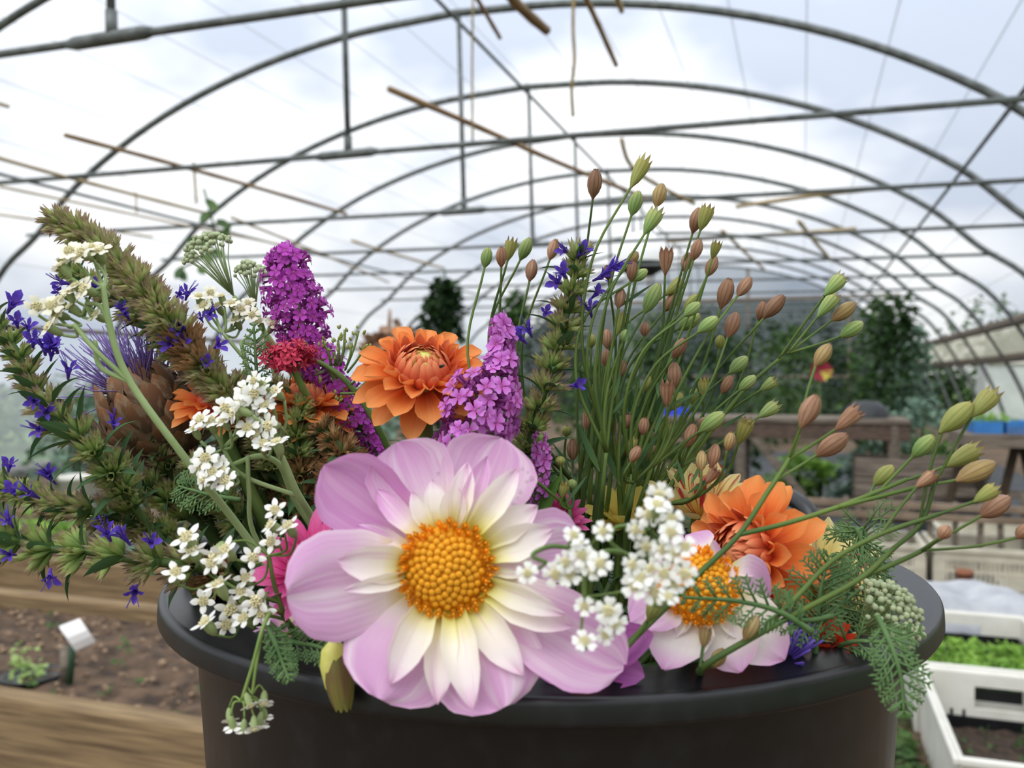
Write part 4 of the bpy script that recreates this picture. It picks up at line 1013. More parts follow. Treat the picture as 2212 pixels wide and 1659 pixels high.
c = P(1205, 1122, .36); dahlia('magenta_dahlia', 'small deep magenta dahlia behind the large pink petals', c, Vector((.1, -.6, .7)), .013, MG, [M_magenta], 16, None, [c, c + Vector((0, .02, -.04)), rootpt(8)])
ST = [(9, 1.35, 1, .42, .1, -.05, 'round', dict(a0=.1, a1=.25, roll0=.7, roll1=.7), 0, 'ray_petal'), (9, .95, .95, .4, .1, 0, 'round', dict(a0=.1, a1=.3, roll0=.8, roll1=.7), 0, 'ray_petal'), (7, .5, .8, .34, .08, .02, 'round', dict(a0=0, a1=.4, roll0=1, roll1=.9), 0, 'ray_petal')]
c = P(1512, 1112, .362); dahlia('striped_dahlia', 'yellow dahlia with red stripes behind the white yarrow', c, Vector((.05, -.2, .97)), .0245, ST, [M_stripe], 17, None, [c, c + Vector((0, .02, -.05)), rootpt(9)])
c = P(1770, 1262, .352); dahlia('striped_dahlia', 'yellow and red striped dahlia under the feathery leaves', c, Vector((.5, -.45, .75)), .027, ST[:2], [M_stripe], 18, M_yolk, [c, c + Vector((-.01, .02, -.05)), rootpt(10)])
c = P(1772, 1400, .302); dahlia('red_dahlia', 'scarlet dahlia low inside the bucket rim', c, Vector((.0, -.5, .8)), .0135, MG[:3], [M_redp], 19, None, [c, c + Vector((-.01, .03, -.03)), rootpt(11)])
c = P(1350, 1130, .37); dahlia('yellow_dahlia', 'half hidden pale yellow dahlia behind campion stems', c, Vector((-.1, -.4, .85)), .018, ST[:2], [petal_mat('yellow_petal', [(0, '#d8b84a'), (1, '#efe07c')], None)], 20, None, [c, c + Vector((0, .02, -.05)), rootpt(12)])

# --- second collerette dahlia on the right
D2 = .275
hd = Thing('pink_dahlia', 'white and pink dahlia with orange disc between yarrow and deep orange dahlia', 'dahlia', P(1515, 1290, D2 + .02))
C1 = P(1512, 1268, D2); N1 = (-FWD + ZU * .5 + RGT * -.15).normalized(); px2 = D2 / FPX
M_palepink = petal_mat('pale_pink_petal', [(0, '#c8c43a'), (.15, '#ece69a'), (.35, '#faf5e8'), (.68, '#faf2ee'), (.85, '#efc8e4'), (1, '#e2a6d8')], '#f4dcec', .5, us=8, vs=.6)
for tp, w, dt, mt, kw in [((1432, 1446), 165, .262, M_palepink, dict(roll1=1.0)), ((1600, 1452), 150, .262, M_palepink, dict(roll1=.3)), ((1695, 1425), 150, .268, M_palepink, dict(roll1=.4)), ((1662, 1290), 170, .292, M_pink, dict(roll1=.7)), ((1575, 1225), 130, .30, M_pink, dict(roll1=.7)), ((1478, 1160), 130, .30, M_pink, dict(roll1=.7)), ((1395, 1240), 120, .285, M_pink, dict(roll1=.6)), ((1362, 1345), 130, .268, M_pink, dict(roll1=.5))]:
    B = C1 + (P(*tp, D2) - C1).normalized() * .008 + FWD * .004
    mb = MB(); petal_between(mb, B, P(*tp, dt), N1, w * px2, 'oval', nu=8, nv=12, a0=.2, a1=-.5, roll0=.5, ruffle=.025, ph=tp[0], **kw); hd.add('ray_petal', mb.mesh('ray_petal', mt))
for tp, w in [((1440, 1385), 46), ((1462, 1375), 38), ((1480, 1400), 44), ((1560, 1395), 60), ((1610, 1380), 60), ((1600, 1330), 50), ((1590, 1240), 54), ((1440, 1260), 44)]:
    B = C1 + (P(*tp, D2) - C1).normalized() * .009
    mb = MB(); petal_between(mb, B, P(*tp, D2 - .006), N1, w * px2, 'point', nu=6, nv=9, a0=.4, a1=-.7, roll0=.6, roll1=.7); hd.add('collar_petal', mb.mesh('collar_petal', M_cream))
disc(hd, C1, N1, .0118, 130, .007, .001)
stem_path(hd, [C1 + FWD * .004, C1 + FWD * .04 - ZU * .03, rootpt(13)], .004, .004, M_stemdk)

# --- purple-pink dahlia tucked under the big one
D3 = .268
hd = Thing('purple_dahlia', 'mauve dahlia squeezed under the large pink dahlia at the rim', 'dahlia', P(1260, 1450, D3 + .02))
C2 = P(1262, 1432, D3 + .004); N2 = (-FWD + ZU * .6).normalized()
for tp, w, mt in [((1165, 1462), 95, M_purplep), ((1250, 1490), 110, M_purplep), ((1330, 1482), 110, M_purplep), ((1392, 1462), 100, M_purplep), ((1412, 1370), 110, M_purplep), ((1310, 1330), 100, M_purplep), ((1190, 1380), 100, M_purplep)]:
    mb = MB(); petal_between(mb, C2, P(*tp, D3 - .004), N2, w * D3 / FPX, 'oval', nu=6, nv=10, a0=.2, a1=-.4, roll0=.5, roll1=.8); hd.add('ray_petal', mb.mesh('ray_petal', mt))
disc(hd, C2, N2, .006, 50, .004, .001)
stem_path(hd, [C2, C2 + FWD * .04 - ZU * .03, rootpt(14)], .0035, .0035, M_stemdk)

# --- green bud left of the big dahlia
bd = Thing('dahlia_bud', 'green and purplish dahlia bud under the large pink dahlia', 'bud', P(725, 1440, .262))
bc = P(722, 1440, .262)
for k in range(8):
    a = 2 * PI * k / 8; q = Vector((math.cos(a), math.sin(a), 0)) * .0035
    mb = MB(); petal_between(mb, bc + Vector((0, 0, .0085)) + q * .3, bc + Vector((.003, -.002, -.0125)) + q * .7, q, .0085, 'oval', nu=4, nv=7, a0=.5, a1=-1.0, roll0=-.6, roll1=-.6); bd.add('sepal', mb.mesh('sepal', M_budcal))
mb = MB(); mb.lathe([(.0005, -.0105), (.003, -.006), (.0045, 0), (.004, .005), (.001, .0085)], 10, M=T3(bc)); bd.add('bud_core', mb.mesh('bud_core', M_yolk))
stem_path(bd, [bc + ZU * .008, bc + Vector((.004, .02, .012)), bc + Vector((.02, .06, -.02)), rootpt(15)], .0018, .0025, M_stem)

# ================================================================ hyssop
def whorl_mesh(seed, mat, n=20):
    r = rnd(seed); mb = MB()
    for i in range(n):
        a = 2.39996 * i + r.uniform(-.2, .2); th = r.uniform(.3, 1.35)
        d = Vector((math.cos(a) * math.sin(th), math.sin(a) * math.sin(th), math.cos(th)))
        M = zframe(d, Vector((math.cos(a) * .12, math.sin(a) * .12, r.uniform(-.15, .2))), a) @ S(r.uniform(.8, 1.1))
        mb.lathe([(.06, 0), (.125, .25), (.15, .5), (.135, .72)], 5, M=M, vmax=.65)
        for k in range(5):
            b0 = 2 * PI * k / 5; b1 = 2 * PI * (k + 1) / 5; bm = (b0 + b1) / 2
            mb.add([(.135 * math.cos(b0), .135 * math.sin(b0), .72), (.135 * math.cos(b1), .135 * math.sin(b1), .72), (.17 * math.cos(bm), .17 * math.sin(bm), 1.05)], [(0, 1, 2)], [(0, .7), (1, .7), (.5, 1)], 0, M)
    return mb.mesh('whorl', mat)
WH = {m: [whorl_mesh(k * 9 + i, mt) for i in range(4)] for k, (m, mt) in enumerate((('o', M_hcalyx), ('g', M_hcalyxg), ('b', M_hcalyxb)))}
def hy_flower(seed):
    r = rnd(seed); mb = MB()
    mb.lathe([(.06, 0), (.08, .3), (.16, .6)], 7)
    for a, L, W in ((0, .36, .22), (1.9, .42, .22), (PI, .55, .36), (-1.9, .42, .22)):
        rad = Vector((math.cos(a), math.sin(a), 0)); b0 = rad * .12 + Vector((0, 0, .55))
        petal_between(mb, b0, b0 + rad * L * .75 + Vector((0, 0, .38)), Vector((0, 0, 1)), W, 'oval', nu=3, nv=4, a0=.4, a1=-.8, roll0=.3, roll1=.3)
    for k in range(4):
        a = r.uniform(-1, 1); mb.tube([(0, 0, .4), (.15 * math.cos(a), .15 * math.sin(a), .9), (.4 * math.cos(a), .3 * math.sin(a), 1.35)], .018, 3)
    return mb.mesh('blue_floret', M_violet)
HF = [hy_flower(i) for i in range(3)]
def hleaf_mesh(seed):
    r = rnd(seed); v, f, uv, e = petal(1, .26, 'lance', a0=.35, a1=r.uniform(-1.5, -.4), roll0=.5, roll1=.7, nu=4, nv=8); mb = MB(); mb.add(v, f, uv); return mb.mesh('leaf', M_hleaf)
HL = [hleaf_mesh(i) for i in range(5)]
def hyssop(label, path, ws, seed, types='o', step=.8, leaf=1.6, pleaf=1.0, flowers=(), fsize=.009, pf=0.0, root=None, taper=.6, group=None, stemr=.0016, bare=0):
    pts = smooth([P(*p) for p in path], 10)
    t = Thing('hyssop_spike', label, 'hyssop', pts[-1], group); r = rnd(seed)
    full = pts + ([root] if root is not None else [])
    mb = MB(); mb.tube(full, [stemr * .8, stemr * 1.3], 6); t.add('stem', mb.mesh('stem', M_stemdk))
    cum = [0]
    for a, b in zip(pts[:-1], pts[1:]): cum.append(cum[-1] + (b - a).length)
    L = cum[-1]; s_ = 0.0; k = 0
    while s_ < L - bare:
        i = max(j for j in range(len(cum)) if cum[j] <= s_); i = min(i, len(pts) - 2)
        q = pts[i].lerp(pts[i + 1], (s_ - cum[i]) / max(1e-9, cum[i + 1] - cum[i])); d = (pts[i] - pts[i + 1]).normalized()
        g = min(1.0, taper + (1 - taper) * s_ / (L * .5)); w = ws * g
        ty = types[min(len(types) - 1, int(len(types) * s_ / L))]
        t.add('whorl', WH[ty][k % 4], zframe(d, q, r.uniform(0, 6)) @ S3(w, w, w * 1.05))
        if leaf:
            for sg in (0, 1, .5, 1.5):
                if r.random() > pleaf * (1 if sg in (0, 1) else .6): continue
                a = k * PI / 2 + sg * PI + r.uniform(-.3, .3); F = zframe(d, q, a).to_3x3()
                dv = (F @ Vector((1, 0, 0)) * .9 + d * .45).normalized()
                t.add('leaf', HL[r.randrange(5)], frame(dv, d, q - d * w * .25) @ S(w * leaf * r.uniform(.75, 1.15)))
        if r.random() < pf:
            a = r.uniform(0, 6.28); F = zframe(d, q, a).to_3x3(); dv = (F @ Vector((1, 0, 0)) * .9 + d * .4 - FWD * .6).normalized()
            t.add('blue_floret', HF[k % 3], zframe(dv, q + dv * w * .6, a) @ S(fsize))
        s_ += w * step; k += 1
    for (x, y, dd) in flowers:
        q = P(x, y, dd); a = min(pts, key=lambda p: (p - q).length); dv = (q - a).normalized() * .7 - FWD * .5 + ZU * .25
        t.add('blue_floret', HF[r.randrange(3)], zframe(dv + Vector((r.gauss(0, .35), 0, r.gauss(0, .35))), q - dv.normalized() * fsize * .6, r.uniform(0, 6)) @ S(fsize * r.uniform(.65, 1.0)))
    return t
hyssop('thick fading hyssop spike rising diagonally above the cream yarrow', [(128, 478, .36), (200, 520, .36), (275, 590, .36), (330, 650, .36), (400, 740, .365), (470, 830, .37), (540, 900, .375), (600, 1010, .39)], .0105, 1, 'oooobobg', .5, 1.0, .3, taper=.7, root=rootpt(20),
       flowers=[(385, 628, .35), (405, 635, .35)], fsize=.0085)
hyssop('hyssop spike dotted with violet florets behind the cream yarrow', [(150, 585, .385), (225, 630, .385), (300, 680, .385), (370, 740, .385), (430, 800, .385), (470, 880, .385), (540, 1000, .395)], .0100, 2, 'gogogo', .8, 1.7, 1.0, root=rootpt(21),
       flowers=[(140, 608, .37), (120, 628, .37), (205, 610, .37), (262, 660, .365), (268, 685, .365), (318, 672, .365), (352, 660, .365), (385, 735, .36), (402, 698, .36), (372, 740, .36), (448, 665, .37), (440, 680, .37), (388, 718, .36), (462, 740, .36), (440, 772, .36)], fsize=.0088)
hyssop('leafy hyssop spike with violet florets reaching past the cardoon', [(-20, 690, .33), (30, 750, .33), (70, 830, .33), (120, 900, .33), (190, 960, .33), (235, 1010, .335), (300, 1110, .35), (390, 1210, .36)], .0092, 3, 'goggg', 1.05, 2.3, 1.0, root=rootpt(22), bare=.03,
       flowers=[(10, 655, .32), (35, 690, .32), (60, 700, .32), (70, 735, .32), (100, 750, .32), (112, 762, .32), (130, 745, .32), (150, 800, .32), (60, 855, .32), (80, 885, .32), (75, 930, .32), (250, 910, .32), (95, 740, .32)], fsize=.0105)
hyssop('greenish hyssop spike pointing out level over the raised bed', [(-30, 1040, .345), (40, 1060, .345), (110, 1085, .345), (180, 1100, .345), (260, 1120, .35), (340, 1150, .36), (430, 1190, .37)], .0092, 4, 'goog', .9, 1.9, 1.0, root=rootpt(23),
       flowers=[(5, 1005, .33), (100, 1015, .33), (108, 1030, .33), (15, 1065, .33), (70, 1068, .33), (235, 1105, .34)], fsize=.0098)
hyssop('lowest hyssop spike with pale green whorls over the bucket handle', [(-30, 1155, .325), (40, 1170, .325), (105, 1185, .325), (185, 1190, .325), (270, 1205, .328), (350, 1215, .332), (420, 1225, .34), (500, 1260, .36)], .0112, 5, 'gggob', 1.25, 1.9, .9, root=rootpt(24), taper=.85,
       flowers=[(15, 1200, .31), (90, 1235, .31), (232, 1155, .315), (275, 1165, .315), (322, 1165, .32), (283, 1275, .315), (18, 1120, .32)], fsize=.0098)
hyssop('upright dark leafy hyssop spike beside the pink buddleia', [(1248, 560, .352), (1232, 640, .352), (1215, 720, .352), (1190, 800, .352), (1165, 880, .352), (1145, 960, .355), (1140, 1060, .37)], .0094, 6, 'gogogg', .95, 2.15, 1.0, root=rootpt(25), taper=.8,
       flowers=[(1222, 530, .345), (1240, 545, .345), (1205, 600, .34), (1218, 590, .34), (1330, 575, .345), (1318, 590, .345), (1165, 670, .34), (1135, 715, .34), (1125, 730, .34), (1300, 680, .345), (1295, 640, .345), (1245, 830, .34), (1080, 920, .345), (1300, 600, .345)], fsize=.0098)
for i, (pp, ty) in enumerate([([(520, 830, .39), (530, 900, .39), (560, 1000, .40), (600, 1090, .41)], 'go'), ([(650, 880, .385), (640, 950, .385), (650, 1040, .39), (660, 1120, .40)], 'gb'), ([(700, 930, .375), (735, 970, .375), (720, 1060, .385), (700, 1130, .39)], 'bb'), ([(600, 840, .40), (690, 900, .40), (760, 1010, .40)], 'ob'), ([(420, 1010, .37), (480, 1080, .38), (540, 1150, .39)], 'gg'), ([(590, 950, .41), (600, 1050, .41), (630, 1150, .41)], 'gb'),
                              ([(330, 960, .385), (380, 1040, .39), (450, 1120, .40)], 'og'), ([(240, 990, .37), (330, 1060, .38), (440, 1140, .39)], 'gg')]):
    hyssop(['short green hyssop sprig among the dark stems', 'short hyssop sprig with faded brown whorls'][1 if ty == 'bb' else 0], pp, .0108, 30 + i, ty, .95, 1.9, 1.0, root=rootpt(30 + i), group='short hyssop sprigs in the bunch')

# ================================================================ buddleia and valerian
def bfloret(mat):
    mb = MB(); mb.tube([(0, 0, -.9), (0, 0, -.3), (0, 0, 0)], [.10, .13, .17], 6, 1)
    for k in range(4):
        a = k * PI / 2; rad = Vector((math.cos(a), math.sin(a), 0))
        petal_between(mb, rad * .1, rad * .62 + Vector((0, 0, .06)), Vector((0, 0, 1)), .56, 'notch', nu=4, nv=4, a0=.15, a1=-.3, roll0=.3, roll1=.2)
    mb.lathe([(.17, .02), (.08, -.06), (.001, -.1)], 6, 2)
    return mb.mesh('floret', [mat, M_tube, M_throat])
BF, BFP = bfloret(M_budd), bfloret(M_buddp)
def buddleia(label, path, radii, n, me, size, seed, root, gap=0.0):
    pts = smooth([P(*p) for p in path], 10); t = Thing('buddleia_spire', label, 'buddleia', pts[-1]); r = rnd(seed)
    mb = MB(); mb.tube(pts + [root], [.0012, .0022], 6); t.add('stem', mb.mesh('stem', M_stem))
    for i in range(n):
        v = (i + .5) / n; v = v ** .8
        x = v * (len(pts) - 1); j = min(int(x), len(pts) - 2); q = pts[j].lerp(pts[j + 1], x - j); d = (pts[j] - pts[j + 1]).normalized()
        y = v * (len(radii) - 1); m = min(int(y), len(radii) - 2); R = (radii[m] + (radii[m + 1] - radii[m]) * (y - m)) * D_BUD / FPX
        a = i * 2.39996 + r.uniform(-.4, .4); F = zframe(d, q, a).to_3x3()
        R *= r.uniform(.62, 1.12)
        o_ = (F @ Vector((1, 0, 0)) + d * r.uniform(-.1, .6)).normalized()
        t.add('floret', me, zframe(o_, q + o_ * R, r.uniform(0, 6)) @ S(size * r.uniform(.75, 1.2)))
    return t
D_BUD = .40
buddleia('tall rich purple buddleia spire standing behind the valerian', [(612, 540, .40), (622, 580, .40), (635, 640, .40), (650, 700, .40), (665, 760, .405), (690, 850, .41)], [18, 42, 58, 66, 66, 56, 40, 34], 290, BF, .0049, 1, rootpt(40))
buddleia('drooping purple buddleia tail behind the orange dahlia', [(690, 760, .40), (725, 820, .40), (760, 890, .405), (800, 950, .41), (820, 1000, .41)], [30, 40, 42, 36, 22], 120, BF, .0048, 2, rootpt(41))
D_BUD = .36
buddleia('pink-mauve buddleia spire between the orange dahlia and hyssop', [(1078, 690, .338), (1085, 760, .338), (1062, 840, .332), (1035, 895, .33), (1015, 950, .33), (1000, 1010, .335)], [14, 26, 36, 76, 84, 74, 56], 170, BFP, .0060, 3, rootpt(42))
buddleia('narrow mauve buddleia spire between large petals and campion', [(1168, 940, .34), (1172, 1000, .345), (1165, 1060, .35), (1160, 1110, .36)], [14, 20, 20, 14], 55, BFP, .0042, 4, rootpt(43))
mb = MB(); mb.tube([(0, 0, -1.4), (0, 0, 0)], [.05, .09], 5)
for k in range(5):
    a = k * 1.2566; rad = Vector((math.cos(a), math.sin(a), 0)); petal_between(mb, rad * .05, rad * .75 + Vector((0, 0, .1)), Vector((0, 0, 1)), .3, 'oval', nu=2, nv=3)
mb.tube([(0, 0, 0), (.1, 0, .8)], .03, 3)
ME_val = mb.mesh('floret', M_valer)
vl = Thing('red_valerian', 'crimson valerian cluster in front of the purple buddleia', 'valerian', P(620, 800, .37)); r = rnd(4)
vc = P(620, 770, .375)
for i in range(95):
    q = Vector((r.gauss(0, 1), r.gauss(0, 1), r.gauss(0, 1))).normalized(); q = q * r.uniform(.55, 1.25); q.z *= .75
    vl.add('floret', ME_val, zframe(q + ZU * .4, vc + Vector((q.x * .0112, q.y * .009, q.z * .0085)), r.uniform(0, 6)) @ S(r.uniform(.0036, .0052)))
stem_path(vl, [vc, P(650, 830, .38), P(700, 940, .40), rootpt(44)], .0014, .002, M_stem)
def bud_cluster(name, label, cat, cen, rad, n, size, joint, stempts, seed, nrm=ZU, mat=None, calyx=False):
    t = Thing(name, label, cat, stempts[-1]); r = rnd(seed); bm = MB(); bm.lathe([(.001, -.9), (.6, -.7), (1, 0), (.8, .6), (.3, .95), (.001, 1)], 7); me = bm.mesh('bud', mat or M_budgreen)
    st_ = MB(); st_.tube(smooth(stempts, 6), [.0010, .0018], 6)
    F = zframe(nrm, cen)
    for i in range(n):
        q = math.sqrt((i + .5) / n); a = i * 2.39996
        p = F @ Vector((rad[0] * q * math.cos(a), rad[0] * q * math.sin(a), rad[1] * (1 - q * q) + r.uniform(-.12, .12) * rad[0]))
        t.add('bud', me, zframe(nrm, p, a) @ S(size * r.uniform(.75, 1.15)))
        
        if i % 3 == 0: st_.tube([joint, joint.lerp(p, .55) + (cen - joint) * .12, p], .00028, 4)
    t.add('stem', st_.mesh('stem', M_stempale)); return t
bud_cluster('yarrow_spray', 'pale green unopened yarrow head above the white yarrow', 'yarrow', P(450, 545, .42), (.013, .008), 75, .0014, P(505, 640, .42), [P(505, 640, .42), P(560, 700, .42), P(620, 790, .42), rootpt(45)], 3, Vector((-.45, -.3, .8)))
bud_cluster('yarrow_spray', 'small pale green yarrow head beside the purple buddleia', 'yarrow', P(540, 590, .42), (.008, .005), 38, .0013, P(552, 665, .42), [P(552, 665, .42), P(575, 730, .42), P(600, 830, .42), rootpt(46)], 5, Vector((0, -.3, .9)))
bud_cluster('yarrow_spray', 'tight green yarrow bud head lying on the bucket rim', 'yarrow', P(1922, 1322, .296), (.0128, .007), 110, .00125, P(1850, 1370, .30), [P(1850, 1370, .30), P(1780, 1400, .315), P(1700, 1430, .34), rootpt(47)], 6, Vector((.45, -.55, .65)))
# valerian seed sprigs
sp = Thing('valerian_sprig', 'thin green branching valerian sprig left of the upright orange dahlia', 'sprig', P(760, 950, .39)); r = rnd(8); mb = MB(); ends = []
main = smooth([P(600, 790, .385), P(660, 775, .385), P(720, 800, .385), P(770, 850, .388), P(830, 950, .395), rootpt(48)], 6); mb.tube(main, [.0008, .002], 5)
for x, y, jx, jy in [(745, 712, 735, 790), (775, 715, 745, 800), (790, 745, 750, 805), (760, 740, 745, 800), (730, 735, 728, 790), (800, 770, 760, 820), (700, 740, 715, 790), (785, 790, 760, 830), (720, 760, 722, 790), (810, 800, 770, 845), (650, 745, 670, 780), (680, 810, 700, 800), (640, 800, 650, 780), (735, 850, 770, 850)]:
    mb.tube(smooth([P(jx, jy, .386), P((x + jx) / 2 + 3, (y + jy) / 2, .384), P(x, y, .384)], 4), .0006, 4); ends.append((x, y))
sp.add('stem', mb.mesh('stem', M_stem))
bm = MB(); bm.lathe([(.001, -1), (.5, -.5), (.6, .2), (.3, 1), (.001, 1.2)], 6); ME_seed = bm.mesh('seed', M_cap['y'])
for x, y in ends:
    for k in range(5): q = P(x + r.uniform(-14, 14), y + r.uniform(-12, 16), .384); sp.add('seed', ME_seed, zframe(Vector((r.gauss(0, .5), r.gauss(0, .5), 1)), q) @ S(.0011))

# ================================================================ yarrow
def yfloret(mat, seed, open_=0.12):
    mb = MB(); r = rnd(seed)
    for k in range(5):
        a = 2 * PI * k / 5 + r.uniform(-.1, .1); rad = Vector((math.cos(a), math.sin(a), 0))
        petal_between(mb, rad * .26, rad * 1.0 + Vector((0, 0, open_)), Vector((0, 0, 1)), r.uniform(.74, .88), 'notch', nu=4, nv=4, a0=.2, a1=-.5, roll0=-.2, roll1=-.4)
    return mb.mesh('floret', mat)
def yslim(mat, seed):
    mb = MB(); r = rnd(seed)
    for k in range(5):
        a = 2 * PI * k / 5 + r.uniform(-.2, .2); rad = Vector((math.cos(a), math.sin(a), 0))
        petal_between(mb, rad * .24, rad * r.uniform(.95, 1.12) + Vector((0, 0, .15)), Vector((0, 0, 1)), r.uniform(.46, .58), 'oval', nu=4, nv=5, a0=.2, a1=-.5, roll0=-.2, roll1=-.4)
    return mb.mesh('floret', mat)
YF = {'n': [yslim(M_white, i + 20) for i in range(3)], 'w': [yfloret(M_white, i) for i in range(3)], 'c': [yfloret(M_creamy, i + 5) for i in range(3)]}
mb = MB()
for i in range(14):
    q = math.sqrt((i + .5) / 14) * .38; a = i * 2.4; mb.lathe([(.08, 0), (.09, .14), (.02, .22)], 5, M=T3((q * math.cos(a), q * math.sin(a), .02 + .1 * (1 - q))))
mb.lathe([(.42, -.02), (.3, .06), (.001, .1)], 10)
ME_ydisc = mb.mesh('disc', M_ydisc)
mb = MB(); mb.lathe([(.06, -1.25), (.22, -1.1), (.36, -.7), (.38, -.3), (.33, 0)], 8); ME_ycal = mb.mesh('calyx', M_ycalyx)
def yarrow(label, florets, size, kind, joints, main, seed, nrm, spread=.35, stemr=.0016, mat=None, cam_face=.0):
    """florets: (px,py,d); joints: list of world points the stalks leave from; main: list of stem courses"""
    t = Thing('yarrow_spray', label, 'yarrow', main[0][-1]); r = rnd(seed); st_ = MB()
    m0 = smooth(main[0], 7); st_.tube(m0, [stemr * .6, stemr], 6)
    for m in main[1:]:
        if m[-1].z > BZ - .1: m = m[:-1] + [min(m0, key=lambda q: (q - m[-1]).length)]
        st_.tube(smooth(m, 7), [stemr * .5, stemr * .6], 6)
    for i, (x, y, d) in enumerate(florets):
        p = P(x, y, d + r.uniform(-.004, .004)); n_ = (Vector(nrm).normalized() + Vector((r.gauss(0, spread), r.gauss(0, spread), r.gauss(0, spread))) - FWD * cam_face).normalized()
        M = zframe(n_, p, r.uniform(0, 6)) @ S(size * r.uniform(.85, 1.12))
        fo = t.add('floret', YF[kind][i % 3], M); t.add('disc', ME_ydisc, M, fo); t.add('calyx', ME_ycal, M, fo)
        j = min(joints, key=lambda q: (q - p).length); b0 = p - n_ * size * 1.2
        st_.tube(smooth([j, j.lerp(b0, .55) - n_ * size * .8, b0], 4), stemr * .36, 5)
    t.add('stem', st_.mesh('stem', mat or M_stempale)); return t
def cr(lst, sc, ox, oy, d): return [(ox + x / sc, oy + y / sc, d) for x, y in lst]
yarrow('cream yarrow on a long pale stalk crossing the cardoon', cr([(430, 350), (560, 325), (610, 345), (380, 440), (470, 560), (430, 600), (360, 650), (225, 690), (350, 740), (440, 690), (300, 820), (590, 740), (500, 360), (400, 620), (320, 690), (520, 580)], 2.861, 0, 420, .30), .0043, 'c',
       [P(222, 620, .30), P(160, 705, .30), P(205, 735, .305), P(185, 660, .30)], [[P(222, 612, .30), P(232, 680, .30), P(268, 800, .302), P(400, 990, .31), P(540, 1170, .33), rootpt(50)], [P(160, 700, .30), P(205, 755, .30), P(285, 830, .304)], [P(205, 735, .303), P(215, 790, .303), P(270, 840, .304)], [P(185, 655, .3), P(215, 660, .3), P(230, 700, .3)]], 1, Vector((-.35, -.55, .75)), .3)
yarrow('creamy yarrow heads behind the hyssop near the purple buddleia', [(430, 640, .40), (455, 632, .40), (478, 640, .40), (500, 655, .40), (520, 668, .40), (545, 680, .40), (535, 655, .40), (470, 660, .40), (560, 695, .40), (510, 690, .4), (440, 660, .4), (590, 700, .4)], .0044, 'c', [P(520, 740, .40), P(480, 720, .4)], [[P(520, 738, .40), P(545, 830, .40), P(590, 950, .40), rootpt(51)], [P(480, 718, .4), P(530, 780, .4)]], 2, Vector((0, -.6, .75)), .3)
yarrow('white yarrow cluster in front of the cardoon and magenta flowers', cr([(1570, 1150), (1620, 1180), (1700, 1215), (1520, 1210), (1570, 1230), (1450, 1300), (1510, 1270), (1390, 1320), (1630, 1300), (1440, 1350), (1300, 1400), (1200, 1450), (1530, 1440), (1660, 1430), (1630, 1540), (1710, 1530), (1570, 1390), (1240, 1390), (1480, 1330), (1380, 1400), (1590, 1480)], 2.861, 0, 420, .30), .0042, 'w',
       [P(535, 990, .31), P(590, 960, .31), P(480, 970, .31)], [[P(590, 955, .31), P(610, 990, .31), P(640, 1060, .315), P(690, 1160, .33), rootpt(52)], [P(535, 985, .31), P(538, 1060, .312), P(556, 1170, .32), rootpt(53)], [P(480, 965, .31), P(515, 1020, .312), P(545, 1100, .315)]], 3, Vector((-.2, -.75, .55)), .3)
yarrow('small white yarrow tuft below the white cluster by the cardoon', cr([(970, 195), (1030, 225), (1000, 260), (1065, 300), (945, 230), (960, 295), (1015, 290), (1050, 250)], 2.185, 0, 900, .30), .0042, 'w', [P(500, 1010, .312)], [[P(500, 1005, .312), P(560, 985, .312), P(600, 1000, .315), P(650, 1100, .33), rootpt(54)]], 4, Vector((-.2, -.9, .3)), .25)
yarrow('white yarrow spread over the bucket rim beside the large pink dahlia', cr([(1300, 440), (1280, 510), (1360, 515), (1280, 590), (880, 570), (905, 630), (830, 735), (1060, 630), (1000, 690), (1195, 665), (1160, 760), (1030, 790), (960, 870), (1090, 910), (970, 970), (1150, 950), (1140, 830), (1235, 925), (1210, 870), (1070, 980), (1020, 660)], 2.185, 0, 900, .275), .0047, 'n',
       [P(560, 1290, .285), P(470, 1250, .288), P(580, 1200, .285), P(520, 1340, .282)], [[P(580, 1195, .285), P(592, 1260, .287), P(615, 1330, .292), P(650, 1390, .31), rootpt(55)], [P(470, 1248, .288), P(540, 1290, .288), P(612, 1340, .292)], [P(520, 1338, .282), P(575, 1330, .286), P(625, 1350, .294)], [P(560, 1285, .285), P(600, 1310, .288)]], 5, Vector((-.25, -.75, .6)), .35, mat=M_stem, stemr=.0011)
yarrow('drooping yarrow sprig hanging outside the black bucket', cr([(1085, 1430), (1245, 1350), (1225, 1450), (1150, 1480), (1200, 1470), (1100, 1465), (1180, 1360), (1250, 1420)], 2.185, 0, 900, .262), .0030, 'w', [P(522, 1515, .262), P(545, 1500, .262)], [[P(522, 1512, .262), P(545, 1440, .262), P(572, 1345, .266), P(600, 1320, .285), P(640, 1380, .31), rootpt(56)], [P(545, 1500, .262), P(553, 1440, .262), P(572, 1360, .265)]], 6, Vector((.1, -.2, -.9)), .3, mat=M_stem, stemr=.0009)
